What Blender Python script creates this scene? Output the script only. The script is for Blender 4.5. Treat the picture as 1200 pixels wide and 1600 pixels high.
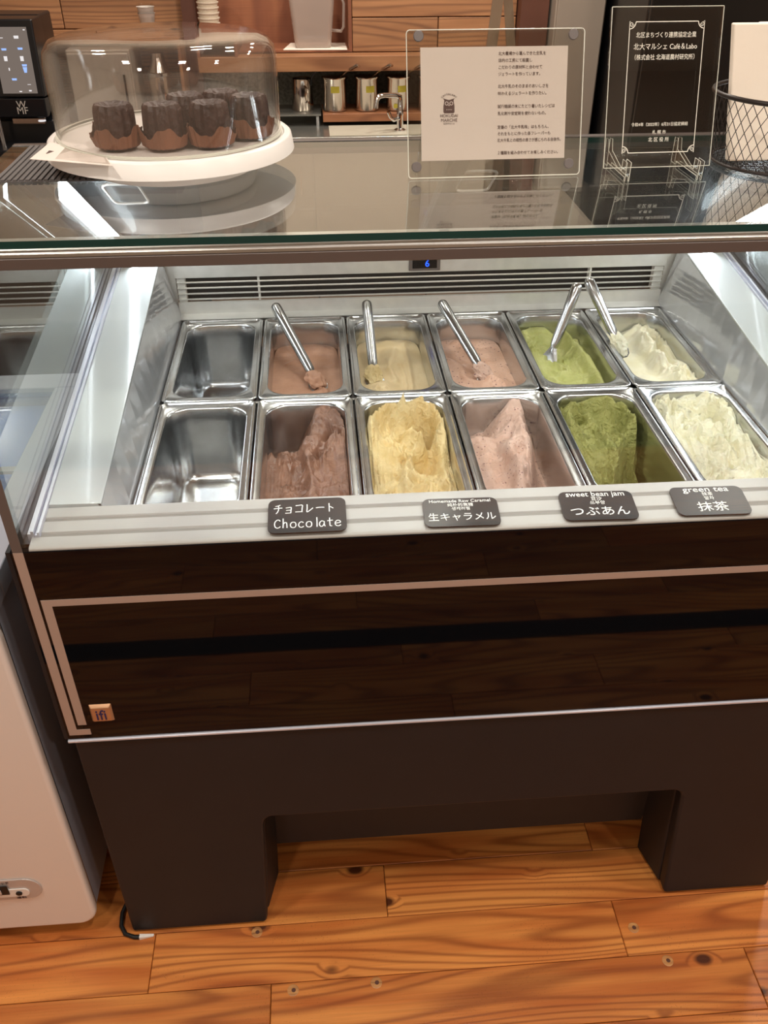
import bpy, bmesh, math, random
from mathutils import Vector, Matrix, noise
random.seed(7)
for o in list(bpy.data.objects): bpy.data.objects.remove(o, do_unlink=True)
C = bpy.context.scene
COL = C.collection

# ------------------------------------------------------------------ camera
def Rx(a): return Matrix.Rotation(a, 4, 'X')
def Rz(a): return Matrix.Rotation(a, 4, 'Z')
cam_d = bpy.data.cameras.new('camera'); cam = bpy.data.objects.new('camera', cam_d); COL.objects.link(cam)
cam.matrix_world = Matrix.Translation((.2829, -1.3565, 1.6305)) @ Rz(-.0775) @ Rx(math.pi/2-.621) @ Rz(.0015)
cam_d.sensor_fit = 'VERTICAL'; cam_d.sensor_height = 36; cam_d.lens = 1362/1600*36
cam_d.clip_start = .02
C.camera = cam

# ------------------------------------------------------------------ light and exposure
C.view_settings.view_transform = 'Standard'; C.view_settings.look = 'None'
C.view_settings.gamma = 1; C.view_settings.exposure = 0.18; C.view_settings.use_curve_mapping = False
W = bpy.data.worlds.new('world'); C.world = W; W.use_nodes = True
W.node_tree.nodes['Background'].inputs[0].default_value = (1, .95, .90, 1)
W.node_tree.nodes['Background'].inputs[1].default_value = .30
CEIL = 2.75
def area(x, y, z, size, power, col, rot=(0,0,0), sy=None):
    d = bpy.data.lights.new('lamp', 'AREA'); d.energy = power; d.color = col; d.size = size
    d.shape = 'DISK' if sy is None else 'RECTANGLE'
    if sy: d.size_y = sy
    o = bpy.data.objects.new('lamp', d); COL.objects.link(o); o.location = (x, y, z); o.rotation_euler = rot
    return o
CEILING_SPOTS = [(-.5,-.9), (.7,-1.1), (1.9,-.9), (-.6,.9), (.7,.8), (1.9,.9), (.1,1.75), (1.0,1.7), (-.5,-2.4), (1.6,-2.4)]
CEILING_PLACE = [', in front of the freezer', ', in front of the case', ', in front of the case at right', ', above the left of the staff aisle', ', above the middle of the staff aisle', ', above the right of the staff aisle', ', above the left part of the back counter', ', above the right part of the back counter', ', far left behind the viewer', ', far right behind the viewer']

# ------------------------------------------------------------------ node materials
def new_mat(name):
    m = bpy.data.materials.new(name); m.use_nodes = True
    nt = m.node_tree; b = nt.nodes['Principled BSDF']
    return m, nt, b
def lin(c):
    return tuple((v/255/12.92 if v/255 <= .04045 else ((v/255+.055)/1.055)**2.4) for v in c) + (1,)
def mat(name, rgb, rough=.5, metal=0, spec=.5, coat=0, bump=None, var=None, emit=None, aniso=0, sss=0):
    """plain principled; bump=(scale, strength, distance), var=(scale, amount)"""
    m, nt, b = new_mat(name)
    col = lin(rgb)
    b.inputs['Base Color'].default_value = col
    b.inputs['Roughness'].default_value = rough; b.inputs['Metallic'].default_value = metal
    b.inputs['Specular IOR Level'].default_value = spec
    b.inputs['Coat Weight'].default_value = coat; b.inputs['Coat Roughness'].default_value = .05
    if aniso: b.inputs['Anisotropic'].default_value = aniso
    if sss:
        b.inputs['Subsurface Weight'].default_value = sss; b.inputs['Subsurface Radius'].default_value = (.01,.006,.004)
    if emit:
        b.inputs['Emission Color'].default_value = lin(emit[0]); b.inputs['Emission Strength'].default_value = emit[1]
    tc = nt.nodes.new('ShaderNodeTexCoord')
    if bump:
        n = nt.nodes.new('ShaderNodeTexNoise'); n.inputs['Scale'].default_value = bump[0]; n.inputs['Detail'].default_value = 4
        bp = nt.nodes.new('ShaderNodeBump'); bp.inputs['Strength'].default_value = bump[1]; bp.inputs['Distance'].default_value = bump[2]
        nt.links.new(tc.outputs['Object'], n.inputs['Vector']); nt.links.new(n.outputs['Fac'], bp.inputs['Height'])
        nt.links.new(bp.outputs['Normal'], b.inputs['Normal'])
    if var:
        n = nt.nodes.new('ShaderNodeTexNoise'); n.inputs['Scale'].default_value = var[0]; n.inputs['Detail'].default_value = 5
        nt.links.new(tc.outputs['Object'], n.inputs['Vector'])
        r = nt.nodes.new('ShaderNodeMapRange'); r.inputs['From Min'].default_value = .3; r.inputs['From Max'].default_value = .7
        r.inputs['To Min'].default_value = 1-var[1]; r.inputs['To Max'].default_value = 1+var[1]
        nt.links.new(n.outputs['Fac'], r.inputs['Value'])
        mx = nt.nodes.new('ShaderNodeVectorMath'); mx.operation = 'SCALE'
        mx.inputs[0].default_value = col[:3]; nt.links.new(r.outputs[0], mx.inputs['Scale'])
        nt.links.new(mx.outputs[0], b.inputs['Base Color'])
    return m
def glass(name, tint=(1,1,1), ior=1.5, gloss=(1,1,1), base=0.0, haze=0.0, hazecol=(200,200,200)):
    """thin sheet: clear transmission plus Fresnel mirror, optional slight haze"""
    m = bpy.data.materials.new(name); m.use_nodes = True; nt = m.node_tree; nt.nodes.clear()
    out = nt.nodes.new('ShaderNodeOutputMaterial'); mix = nt.nodes.new('ShaderNodeMixShader')
    tr = nt.nodes.new('ShaderNodeBsdfTransparent'); tr.inputs[0].default_value = (*tint, 1)
    gl = nt.nodes.new('ShaderNodeBsdfGlossy'); gl.inputs['Roughness'].default_value = .0; gl.inputs[0].default_value = (*gloss, 1)
    fr = nt.nodes.new('ShaderNodeFresnel'); fr.inputs[0].default_value = ior
    # use the same Fresnel term on both sides of the sheet
    geo = nt.nodes.new('ShaderNodeNewGeometry')
    io = nt.nodes.new('ShaderNodeMix'); io.data_type = 'FLOAT'
    io.inputs[2].default_value = ior; io.inputs[3].default_value = 1/ior
    nt.links.new(geo.outputs['Backfacing'], io.inputs[0]); nt.links.new(io.outputs[0], fr.inputs[0])
    ad = nt.nodes.new('ShaderNodeMath'); ad.operation = 'ADD'; ad.use_clamp = True; ad.inputs[1].default_value = base
    nt.links.new(fr.outputs[0], ad.inputs[0])
    nt.links.new(ad.outputs[0], mix.inputs[0]); nt.links.new(gl.outputs[0], mix.inputs[2])
    if haze:
        df = nt.nodes.new('ShaderNodeBsdfDiffuse'); df.inputs[0].default_value = lin(hazecol)
        m2 = nt.nodes.new('ShaderNodeMixShader'); m2.inputs[0].default_value = haze
        nt.links.new(tr.outputs[0], m2.inputs[1]); nt.links.new(df.outputs[0], m2.inputs[2]); nt.links.new(m2.outputs[0], mix.inputs[1])
    else: nt.links.new(tr.outputs[0], mix.inputs[1])
    nt.links.new(mix.outputs[0], out.inputs[0])
    return m
def wood(name, light, mid, dark, rough=.35, sx=2.2, sy=13, rings=9, knots=True, varied=.25, specks=False, straight=70, kgt=.5):
    """sawn softwood: contour bands of a stretched noise give cathedral grain, plus fibres and knots"""
    m, nt, b = new_mat(name); N = nt.nodes; L = nt.links
    tc = N.new('ShaderNodeTexCoord'); oi = N.new('ShaderNodeObjectInfo')
    mul = N.new('ShaderNodeMath'); mul.operation = 'MULTIPLY'; mul.inputs[1].default_value = 57
    L.new(oi.outputs['Random'], mul.inputs[0])
    ad = N.new('ShaderNodeVectorMath'); ad.operation = 'ADD'
    L.new(tc.outputs['Object'], ad.inputs[0]); L.new(mul.outputs[0], ad.inputs[1])
    mp = N.new('ShaderNodeMapping'); mp.inputs['Scale'].default_value = (sx, sy, sy*.5); L.new(ad.outputs[0], mp.inputs[0])
    # knots
    mk = N.new('ShaderNodeMapping'); mk.inputs['Scale'].default_value = (6.5, 11, 11); L.new(ad.outputs[0], mk.inputs[0])
    vo = N.new('ShaderNodeTexVoronoi'); vo.inputs['Scale'].default_value = 1.0; L.new(mk.outputs[0], vo.inputs['Vector'])
    kd = N.new('ShaderNodeMapRange'); kd.inputs['From Min'].default_value = .02; kd.inputs['From Max'].default_value = .24
    kd.inputs['To Min'].default_value = 1; kd.inputs['To Max'].default_value = 0; L.new(vo.outputs['Distance'], kd.inputs['Value'])
    sel = N.new('ShaderNodeSeparateColor'); L.new(vo.outputs['Color'], sel.inputs[0])
    gt = N.new('ShaderNodeMath'); gt.operation = 'GREATER_THAN'; gt.inputs[1].default_value = kgt if knots else 2; L.new(sel.outputs[0], gt.inputs[0])
    kk = N.new('ShaderNodeMath'); kk.operation = 'MULTIPLY'; L.new(kd.outputs[0], kk.inputs[0]); L.new(gt.outputs[0], kk.inputs[1])
    ns = N.new('ShaderNodeTexNoise'); ns.inputs['Scale'].default_value = 1; ns.inputs['Detail'].default_value = 1.2; L.new(mp.outputs[0], ns.inputs['Vector'])
    s1 = N.new('ShaderNodeMath'); s1.operation = 'MULTIPLY_ADD'; s1.inputs[1].default_value = .10
    L.new(kk.outputs[0], s1.inputs[0]); L.new(ns.outputs['Fac'], s1.inputs[2])
    sp_ = N.new('ShaderNodeSeparateXYZ'); L.new(ad.outputs[0], sp_.inputs[0])
    s2a = N.new('ShaderNodeMath'); s2a.operation = 'MULTIPLY'; s2a.inputs[1].default_value = rings*6.283; L.new(s1.outputs[0], s2a.inputs[0])
    s2 = N.new('ShaderNodeMath'); s2.operation = 'MULTIPLY_ADD'; s2.inputs[1].default_value = straight*6.283; L.new(sp_.outputs[1], s2.inputs[0]); L.new(s2a.outputs[0], s2.inputs[2])
    s3 = N.new('ShaderNodeMath'); s3.operation = 'SINE'; L.new(s2.outputs[0], s3.inputs[0])
    mr = N.new('ShaderNodeMapRange'); mr.inputs['From Min'].default_value = -1; L.new(s3.outputs[0], mr.inputs['Value'])
    pw = N.new('ShaderNodeMath'); pw.operation = 'POWER'; pw.inputs[1].default_value = 3; L.new(mr.outputs[0], pw.inputs[0])
    mf = N.new('ShaderNodeMapping'); mf.inputs['Scale'].default_value = (8, 260, 260); L.new(ad.outputs[0], mf.inputs[0])
    nf = N.new('ShaderNodeTexNoise'); nf.inputs['Scale'].default_value = 1; nf.inputs['Detail'].default_value = 3; L.new(mf.outputs[0], nf.inputs['Vector'])
    nb = N.new('ShaderNodeTexNoise'); nb.inputs['Scale'].default_value = 3.0; nb.inputs['Detail'].default_value = 2; L.new(mp.outputs[0], nb.inputs['Vector'])
    c1 = N.new('ShaderNodeMix'); c1.data_type = 'RGBA'; c1.inputs[6].default_value = lin(light); c1.inputs[7].default_value = lin(mid)
    f1 = N.new('ShaderNodeMapRange'); f1.inputs['From Min'].default_value = .35; f1.inputs['From Max'].default_value = .65; L.new(nb.outputs['Fac'], f1.inputs['Value']); L.new(f1.outputs[0], c1.inputs[0])
    c2 = N.new('ShaderNodeMix'); c2.data_type = 'RGBA'; c2.inputs[7].default_value = lin(dark)
    f2 = N.new('ShaderNodeMath'); f2.operation = 'MULTIPLY'; f2.inputs[1].default_value = .62; L.new(pw.outputs[0], f2.inputs[0])
    L.new(c1.outputs[2], c2.inputs[6]); L.new(f2.outputs[0], c2.inputs[0])
    c3 = N.new('ShaderNodeMix'); c3.data_type = 'RGBA'; c3.inputs[7].default_value = lin(tuple(v*.62 for v in dark))
    f3 = N.new('ShaderNodeMapRange'); f3.inputs['From Min'].default_value = .45; f3.inputs['From Max'].default_value = .75; L.new(kk.outputs[0], f3.inputs['Value'])
    L.new(c2.outputs[2], c3.inputs[6]); L.new(f3.outputs[0], c3.inputs[0])
    hs = N.new('ShaderNodeHueSaturation')
    v1 = N.new('ShaderNodeMapRange'); v1.inputs['To Min'].default_value = 1-varied; v1.inputs['To Max'].default_value = 1+varied*.7; L.new(oi.outputs['Random'], v1.inputs['Value'])
    v2 = N.new('ShaderNodeMath'); v2.operation = 'MULTIPLY_ADD'; v2.inputs[1].default_value = .35
    f5 = N.new('ShaderNodeMath'); f5.operation = 'SUBTRACT'; f5.inputs[1].default_value = .5; L.new(nf.outputs['Fac'], f5.inputs[0])
    L.new(f5.outputs[0], v2.inputs[0]); L.new(v1.outputs[0], v2.inputs[2]); L.new(v2.outputs[0], hs.inputs['Value'])
    L.new(c3.outputs[2], hs.inputs['Color'])
    last = hs.outputs[0]
    if specks:   # small worm holes and dents that carry dirt
        ms = N.new('ShaderNodeMapping'); ms.inputs['Scale'].default_value = (55, 120, 120); L.new(ad.outputs[0], ms.inputs[0])
        vs = N.new('ShaderNodeTexVoronoi'); L.new(ms.outputs[0], vs.inputs['Vector'])
        r1 = N.new('ShaderNodeMapRange'); r1.inputs['From Min'].default_value = .12; r1.inputs['From Max'].default_value = .26; r1.inputs['To Min'].default_value = 1; r1.inputs['To Max'].default_value = 0
        L.new(vs.outputs['Distance'], r1.inputs['Value'])
        sc = N.new('ShaderNodeSeparateColor'); L.new(vs.outputs['Color'], sc.inputs[0])
        g = N.new('ShaderNodeMath'); g.operation = 'GREATER_THAN'; g.inputs[1].default_value = .8; L.new(sc.outputs[1], g.inputs[0])
        mm = N.new('ShaderNodeMath'); mm.operation = 'MULTIPLY'; L.new(r1.outputs[0], mm.inputs[0]); L.new(g.outputs[0], mm.inputs[1])
        m3 = N.new('ShaderNodeMath'); m3.operation = 'MULTIPLY'; L.new(mm.outputs[0], m3.inputs[0])
        nz = N.new('ShaderNodeTexNoise'); nz.inputs['Scale'].default_value = 5; L.new(ad.outputs[0], nz.inputs['Vector'])
        rz = N.new('ShaderNodeMapRange'); rz.inputs['From Min'].default_value = .45; rz.inputs['From Max'].default_value = .6; L.new(nz.outputs['Fac'], rz.inputs['Value']); L.new(rz.outputs[0], m3.inputs[1])
        c4 = N.new('ShaderNodeMix'); c4.data_type = 'RGBA'; c4.inputs[7].default_value = lin((62,36,22)); L.new(m3.outputs[0], c4.inputs[0]); L.new(last, c4.inputs[6]); last = c4.outputs[2]
    L.new(last, b.inputs['Base Color'])
    b.inputs['Roughness'].default_value = rough
    bp = N.new('ShaderNodeBump'); bp.inputs['Strength'].default_value = .25; bp.inputs['Distance'].default_value = .001
    L.new(nf.outputs['Fac'], bp.inputs['Height']); L.new(bp.outputs[0], b.inputs['Normal'])
    return m
def gelato_mat(name, c1, c2, rough, flecks=None, bump=.5, spec=.4):
    m, nt, b = new_mat(name); N = nt.nodes; L = nt.links
    tc = N.new('ShaderNodeTexCoord')
    n = N.new('ShaderNodeTexNoise'); n.inputs['Scale'].default_value = 28; n.inputs['Detail'].default_value = 5; L.new(tc.outputs['Object'], n.inputs['Vector'])
    r = N.new('ShaderNodeMapRange'); r.inputs['From Min'].default_value = .35; r.inputs['From Max'].default_value = .65; L.new(n.outputs['Fac'], r.inputs['Value'])
    mx = N.new('ShaderNodeMix'); mx.data_type = 'RGBA'; mx.inputs[6].default_value = lin(c1); mx.inputs[7].default_value = lin(c2); L.new(r.outputs[0], mx.inputs[0])
    last = mx.outputs[2]
    if flecks:
        vo = N.new('ShaderNodeTexVoronoi'); vo.inputs['Scale'].default_value = flecks[1]; L.new(tc.outputs['Object'], vo.inputs['Vector'])
        a = N.new('ShaderNodeMapRange'); a.inputs['From Min'].default_value = .18; a.inputs['From Max'].default_value = .32; a.inputs['To Min'].default_value = 1; a.inputs['To Max'].default_value = 0
        L.new(vo.outputs['Distance'], a.inputs['Value'])
        sc = N.new('ShaderNodeSeparateColor'); L.new(vo.outputs['Color'], sc.inputs[0])
        g = N.new('ShaderNodeMath'); g.operation = 'GREATER_THAN'; g.inputs[1].default_value = .72; L.new(sc.outputs[0], g.inputs[0])
        mm = N.new('ShaderNodeMath'); mm.operation = 'MULTIPLY'; L.new(a.outputs[0], mm.inputs[0]); L.new(g.outputs[0], mm.inputs[1])
        m2 = N.new('ShaderNodeMix'); m2.data_type = 'RGBA'; m2.inputs[7].default_value = lin(flecks[0]); L.new(mm.outputs[0], m2.inputs[0]); L.new(last, m2.inputs[6]); last = m2.outputs[2]
    L.new(last, b.inputs['Base Color']); b.inputs['Roughness'].default_value = rough; b.inputs['Specular IOR Level'].default_value = spec
    b.inputs['Subsurface Weight'].default_value = .12; b.inputs['Subsurface Radius'].default_value = (.006,.004,.003); b.inputs['Subsurface Scale'].default_value = 1
    nb0 = N.new('ShaderNodeTexNoise'); nb0.inputs['Scale'].default_value = 62; nb0.inputs['Detail'].default_value = 3; nb0.inputs['Distortion'].default_value = 1.2; L.new(tc.outputs['Object'], nb0.inputs['Vector'])
    bp0 = N.new('ShaderNodeBump'); bp0.inputs['Strength'].default_value = min(1, bump*1.1); bp0.inputs['Distance'].default_value = .012; L.new(nb0.outputs['Fac'], bp0.inputs['Height'])
    nb = N.new('ShaderNodeTexNoise'); nb.inputs['Scale'].default_value = 190; nb.inputs['Detail'].default_value = 4; nb.inputs['Roughness'].default_value = .65; L.new(tc.outputs['Object'], nb.inputs['Vector'])
    bp = N.new('ShaderNodeBump'); bp.inputs['Strength'].default_value = bump; bp.inputs['Distance'].default_value = .004
    L.new(nb.outputs['Fac'], bp.inputs['Height']); L.new(bp0.outputs[0], bp.inputs['Normal']); L.new(bp.outputs[0], b.inputs['Normal'])
    return m
def steel(name, rgb=(200,198,194), rough=.25, stretch=(1,60,60), bstr=.08):
    m, nt, b = new_mat(name); N = nt.nodes; L = nt.links
    b.inputs['Base Color'].default_value = lin(rgb); b.inputs['Metallic'].default_value = 1
    tc = N.new('ShaderNodeTexCoord'); mp = N.new('ShaderNodeMapping'); mp.inputs['Scale'].default_value = stretch; L.new(tc.outputs['Object'], mp.inputs[0])
    n = N.new('ShaderNodeTexNoise'); n.inputs['Scale'].default_value = 8; n.inputs['Detail'].default_value = 4; L.new(mp.outputs[0], n.inputs['Vector'])
    r = N.new('ShaderNodeMapRange'); r.inputs['To Min'].default_value = rough*.65; r.inputs['To Max'].default_value = rough*1.4; L.new(n.outputs['Fac'], r.inputs['Value']); L.new(r.outputs[0], b.inputs['Roughness'])
    bp = N.new('ShaderNodeBump'); bp.inputs['Strength'].default_value = bstr; bp.inputs['Distance'].default_value = .001; L.new(n.outputs['Fac'], bp.inputs['Height']); L.new(bp.outputs[0], b.inputs['Normal'])
    return m
def emis(name, rgb, s):
    m = bpy.data.materials.new(name); m.use_nodes = True; nt = m.node_tree; nt.nodes.clear()
    e = nt.nodes.new('ShaderNodeEmission'); e.inputs[0].default_value = lin(rgb); e.inputs[1].default_value = s
    o = nt.nodes.new('ShaderNodeOutputMaterial'); nt.links.new(e.outputs[0], o.inputs[0]); return m

M = dict(
 floor=wood('floor cedar', (230,150,76), (196,110,50), (134,64,26), rough=.36, sx=.9, sy=7.5, rings=15, varied=.20, specks=True, straight=45),
 wallwood=wood('wall cedar', (172,124,84), (152,106,70), (104,68,46), rough=.65, sx=.9, sy=8, rings=12, varied=.12, straight=50),
 shelfwood=wood('shelf cedar', (160,114,76), (146,98,64), (108,68,44), rough=.55, sx=1.5, sy=12, rings=5, varied=.05, knots=False),
 cubby=wood('cubby plywood', (150,94,62), (136,82,54), (110,62,42), rough=.6, sx=8, sy=2, rings=2, varied=.0, knots=False),
 boardwood=wood('board wood', (158,104,68), (138,88,56), (100,58,38), rough=.5, sx=2, sy=14, rings=5, varied=.0, knots=False),
 post=mat('dark post', (92,56,42), .5, var=(8,.15)),
 base=mat('anthracite moulded base', (33,33,36), .5, spec=.3, bump=(420,.12,.001), var=(14,.06)),
 blackglass=mat('black gloss panel', (9,10,14), .03, spec=.26),
 tape=mat('silver tape', (178,160,150), .4, metal=.15),
 alu=steel('brushed aluminium', (205,203,200), .32, (1,40,40)),
 dullalu=mat('dull anodised aluminium', (108,100,97), .5, metal=.3),
 sill=mat('grey plastic sill', (176,174,170), .38, var=(9,.03)),
 groove=mat('sill groove', (140,137,131), .5),
 pan=steel('stainless pan', (200,201,201), .21, (3,3,3), .0),
 liner=mat('polished grey liner', (205,207,210), .10, metal=.55, bump=(30,.05,.001)),
 vent=mat('stainless vent', (214,212,206), .34, metal=.35, var=(40,.06)),
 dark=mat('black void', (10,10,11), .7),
 ledge=mat('white enamelled ledge', (190,195,196), .16, spec=.6, coat=.4, bump=(60,.10,.0012)),
 rail=mat('pale rail', (205,208,220), .25, metal=.25),
 seal=mat('dark seal', (60,62,70), .5),
 white=mat('white plastic', (235,230,224), .35),
 freezer=mat('white enamel', (232,224,218), .28, spec=.5, coat=.2),
 freezer_side=mat('grey enamel side', (158,160,172), .4),
 paper=mat('paper', (226,212,202), .8),
 napkin=mat('paper napkins', (244,232,216), .9, bump=(180,.25,.001)),
 ink=mat('brown ink', (88,66,60), .8),
 label=mat('chalkboard label', (34,33,36), .35, spec=.5, var=(40,.15)),
 chalk=mat('white lettering', (244,244,240), .6),
 etch=mat('frosted engraving', (232,228,214), .6),
 wire=mat('brown black wire', (40,32,29), .4, metal=.3),
 cake=mat('dark caramelised crust', (62,34,28), .42, spec=.5, bump=(120,.9,.004), var=(30,.35)),
 wrap=mat('brown baking paper', (134,88,64), .6, bump=(40,.4,.003), var=(25,.2)),
 rubber=mat('black rubber', (16,16,17), .5),
 mat_=mat('ribbed grey mat', (84,78,76), .6),
 chrome=mat('chrome', (225,225,225), .08, metal=1),
 canister=mat('polished canister steel', (205,196,186), .13, metal=1),
 yellow=mat('yellow sticker', (170,156,50), .7),
 coffee=mat('black coffee machine', (16,18,22), .28),
 logo=mat('silver logo', (220,218,214), .3, metal=.6),
 bronze=mat('brushed bronze grill', (170,150,138), .3, metal=.9),
 beige=mat('beige steel door', (168,156,142), .45, metal=.3),
 cream=mat('cream warm reflection', (186,178,160), .5),  # warm light reflected by the worktop, put into the colour
 terrazzo=mat('terrazzo', (120,120,108), .5, var=(90,.5)),
 counter=mat('steel worktop', (170,168,160), .25, metal=.8),
 cabinet=mat('tan cabinet front', (134,116,98), .5, var=(3,.05)),
 wall=mat('warm wall', (196,180,160), .8),
 ceiling=mat('white ceiling', (225,218,206), .9),
 fridge=mat('black appliance', (12,12,14), .2),
 darkcounter=mat('dark counter', (70,62,58), .35),
 frosted=mat('translucent plastic', (210,200,192), .4),
 cups=mat('paper cups', (214,200,180), .7),
 silver=mat('silver plastic', (196,188,184), .35, metal=.2),
 badge=mat('badge copper', (190,146,110), .35, metal=.5),
 navy=mat('navy print', (38,36,90), .5),
 green=mat('green glass edge', (8,52,48), .08, spec=.6),
 edge=mat('acrylic edge', (214,214,200), .25),
 gl=glass('clear glass', (.985,.995,.99)),
 gltop=glass('top glass', (.90,.94,.925), 1.65, base=.06),
 glfront=glass('front glass', (.985,.995,.99), 1.40, gloss=(.8,.8,.8)),
 glside=glass('side glass', (.90,.95,.93), 1.55, base=.05),
 acryl=glass('acrylic', (.93,.93,.92), 1.45),
 dome=glass('polycarbonate dome', (.95,.94,.93), 1.6, base=.015, haze=.012),
 door=glass('rear sliding door', (.80,.82,.82), 1.12, gloss=(.25,.25,.25), base=.0, haze=.12, hazecol=(130,132,136)),
 lidglass=glass('freezer lid glass', (.7,.8,.95), 1.5, base=.08),
 freezer_in=mat('blue white freezer inside', (150,180,225), .5),
 led=emis('led diffuser', (240,248,255), 20),
 warmlamp=emis('warm downlight', (255,234,206), 12),
 screen=emis('screen grey', (120,108,100), .9),
 icon=emis('screen icon blue', (150,180,240), 1.1),
 icon2=emis('screen icon pale', (225,220,220), 1.0),
 digit=emis('blue digits', (30,80,255), 3.0),
)

# ------------------------------------------------------------------ mesh helpers
def BM(): return bmesh.new()
def box(bm, x0, x1, y0, y1, z0, z1, mi=0):
    vs = [bm.verts.new(p) for p in ((x0,y0,z0),(x1,y0,z0),(x1,y1,z0),(x0,y1,z0),(x0,y0,z1),(x1,y0,z1),(x1,y1,z1),(x0,y1,z1))]
    for f in ((3,2,1,0),(4,5,6,7),(0,1,5,4),(1,2,6,5),(2,3,7,6),(3,0,4,7)):
        fc = bm.faces.new([vs[i] for i in f]); fc.material_index = mi
    return bm
def loft(bm, loops, cap0=True, cap1=True, mi=0, closed=True):
    L = [[bm.verts.new(p) for p in lp] for lp in loops]; n = len(L[0])
    for a, b in zip(L, L[1:]):
        for i in range(n if closed else n-1):
            j = (i+1) % n
            f = bm.faces.new((a[i], a[j], b[j], b[i])); f.material_index = mi
    if cap0: bm.faces.new(list(reversed(L[0]))).material_index = mi
    if cap1: bm.faces.new(L[-1]).material_index = mi
    return L
def prism_x(bm, prof, x0, x1, mi=0):      # prof: list of (y,z)
    return loft(bm, [[(x0,y,z) for y,z in prof], [(x1,y,z) for y,z in prof]], mi=mi)
def prism_y(bm, prof, y0, y1, mi=0):      # prof: list of (x,z)
    return loft(bm, [[(x,y0,z) for x,z in prof], [(x,y1,z) for x,z in prof]], mi=mi)
def prism_z(bm, prof, z0, z1, mi=0):
    return loft(bm, [[(x,y,z0) for x,y in prof], [(x,y,z1) for x,y in prof]], mi=mi)
def rrect(hx, hy, r, n=8, cx=0, cy=0):
    out = []
    for qx, qy, a0 in ((1,1,0),(-1,1,90),(-1,-1,180),(1,-1,270)):
        for k in range(n+1):
            a = math.radians(a0+90*k/n)
            out.append((cx+qx*(hx-r)+r*math.cos(a), cy+qy*(hy-r)+r*math.sin(a)))
    return out
def lathe(bm, prof, n=32, cx=0, cy=0, cap0=True, cap1=True, mi=0):
    loops = [[(cx+r*math.cos(2*math.pi*k/n), cy+r*math.sin(2*math.pi*k/n), z) for k in range(n)] for r, z in prof]
    return loft(bm, loops, cap0, cap1, mi)
def tube(bm, pts, r, n=10, cap=True, mi=0, flat=1.0):
    pts = [Vector(p) for p in pts]; rs = r if isinstance(r, (list, tuple)) else [r]*len(pts); loops = []
    up = None
    for i, p in enumerate(pts):
        d = (pts[min(i+1, len(pts)-1)]-pts[max(i-1, 0)]).normalized()
        if up is None: up = Vector((0,0,1)) if abs(d.z) < .9 else Vector((0,1,0))
        a = d.cross(up).normalized(); b2 = a.cross(d).normalized(); up = b2
        loops.append([tuple(p+a*(rs[i]*math.cos(2*math.pi*k/n))+b2*(rs[i]*flat*math.sin(2*math.pi*k/n))) for k in range(n)])
    return loft(bm, loops, cap, cap, mi)
def tag(o, label=None, cat=None, group=None, kind=None):
    if label: o['label'] = label
    if cat: o['category'] = cat
    if group: o['group'] = group
    if kind: o['kind'] = kind
    return o
ORIGIN = {}
def thing(name, label, cat, loc=(0,0,0), group=None, rot=(0,0,0)):
    o = bpy.data.objects.new(name, None); o.empty_display_size = .05; COL.objects.link(o)
    o.location = loc; o.rotation_euler = rot; ORIGIN[o.name] = Vector(loc)
    return tag(o, label, cat, group)
def obj(name, bm, m, parent=None, smooth=False, bevel=0, bseg=2, local=False, solid=0, sub=0):
    """one mesh object; vertices are in world space unless local"""
    org = Vector((0,0,0))
    if parent is not None and not local:
        p = parent
        while p is not None: org = org+Vector(p.location); p = p.parent
    bmesh.ops.recalc_face_normals(bm, faces=bm.faces[:])
    if org.length and not local: bmesh.ops.translate(bm, verts=bm.verts[:], vec=-org)
    me = bpy.data.meshes.new(name); bm.to_mesh(me); bm.free()
    for mm in (m if isinstance(m, (list, tuple)) else [m]): me.materials.append(mm)
    if smooth:
        for p in me.polygons: p.use_smooth = True
        if smooth != 'all': me.set_sharp_from_angle(angle=math.radians(48))
    o = bpy.data.objects.new(name, me); COL.objects.link(o)
    if parent is not None: o.parent = parent
    if solid:
        s = o.modifiers.new('s', 'SOLIDIFY'); s.thickness = solid; s.offset = -1
    if bevel:
        b = o.modifiers.new('b', 'BEVEL'); b.width = bevel; b.segments = bseg; b.limit_method = 'ANGLE'; b.angle_limit = math.radians(40)
        if smooth or bseg > 1:
            for p in me.polygons: p.use_smooth = True
            w = o.modifiers.new('w', 'WEIGHTED_NORMAL'); w.keep_sharp = True
    if sub:
        s = o.modifiers.new('u', 'SUBSURF'); s.levels = sub; s.render_levels = sub
    return o
def struct(name, bm, m, **k):
    o = obj(name, bm, m, **k); o['kind'] = 'structure'; return o
def text_obj(name, body, size, m, parent, matrix, align='CENTER', extrude=.0002, xscale=1.0, spacing=1.0):
    cu = bpy.data.curves.new('t', 'FONT'); cu.body = body; cu.size = size; cu.align_x = align; cu.align_y = 'CENTER'
    cu.extrude = extrude; cu.resolution_u = 3; cu.space_line = spacing
    t = bpy.data.objects.new('t', cu); COL.objects.link(t)
    dg = bpy.context.evaluated_depsgraph_get()
    me = bpy.data.meshes.new_from_object(t.evaluated_get(dg)); bpy.data.objects.remove(t)
    me.transform(Matrix.Scale(xscale, 4, (1,0,0)))
    me.transform(matrix); me.materials.clear(); me.materials.append(m)
    o = bpy.data.objects.new(name, me); COL.objects.link(o); o.parent = parent
    return o
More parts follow.
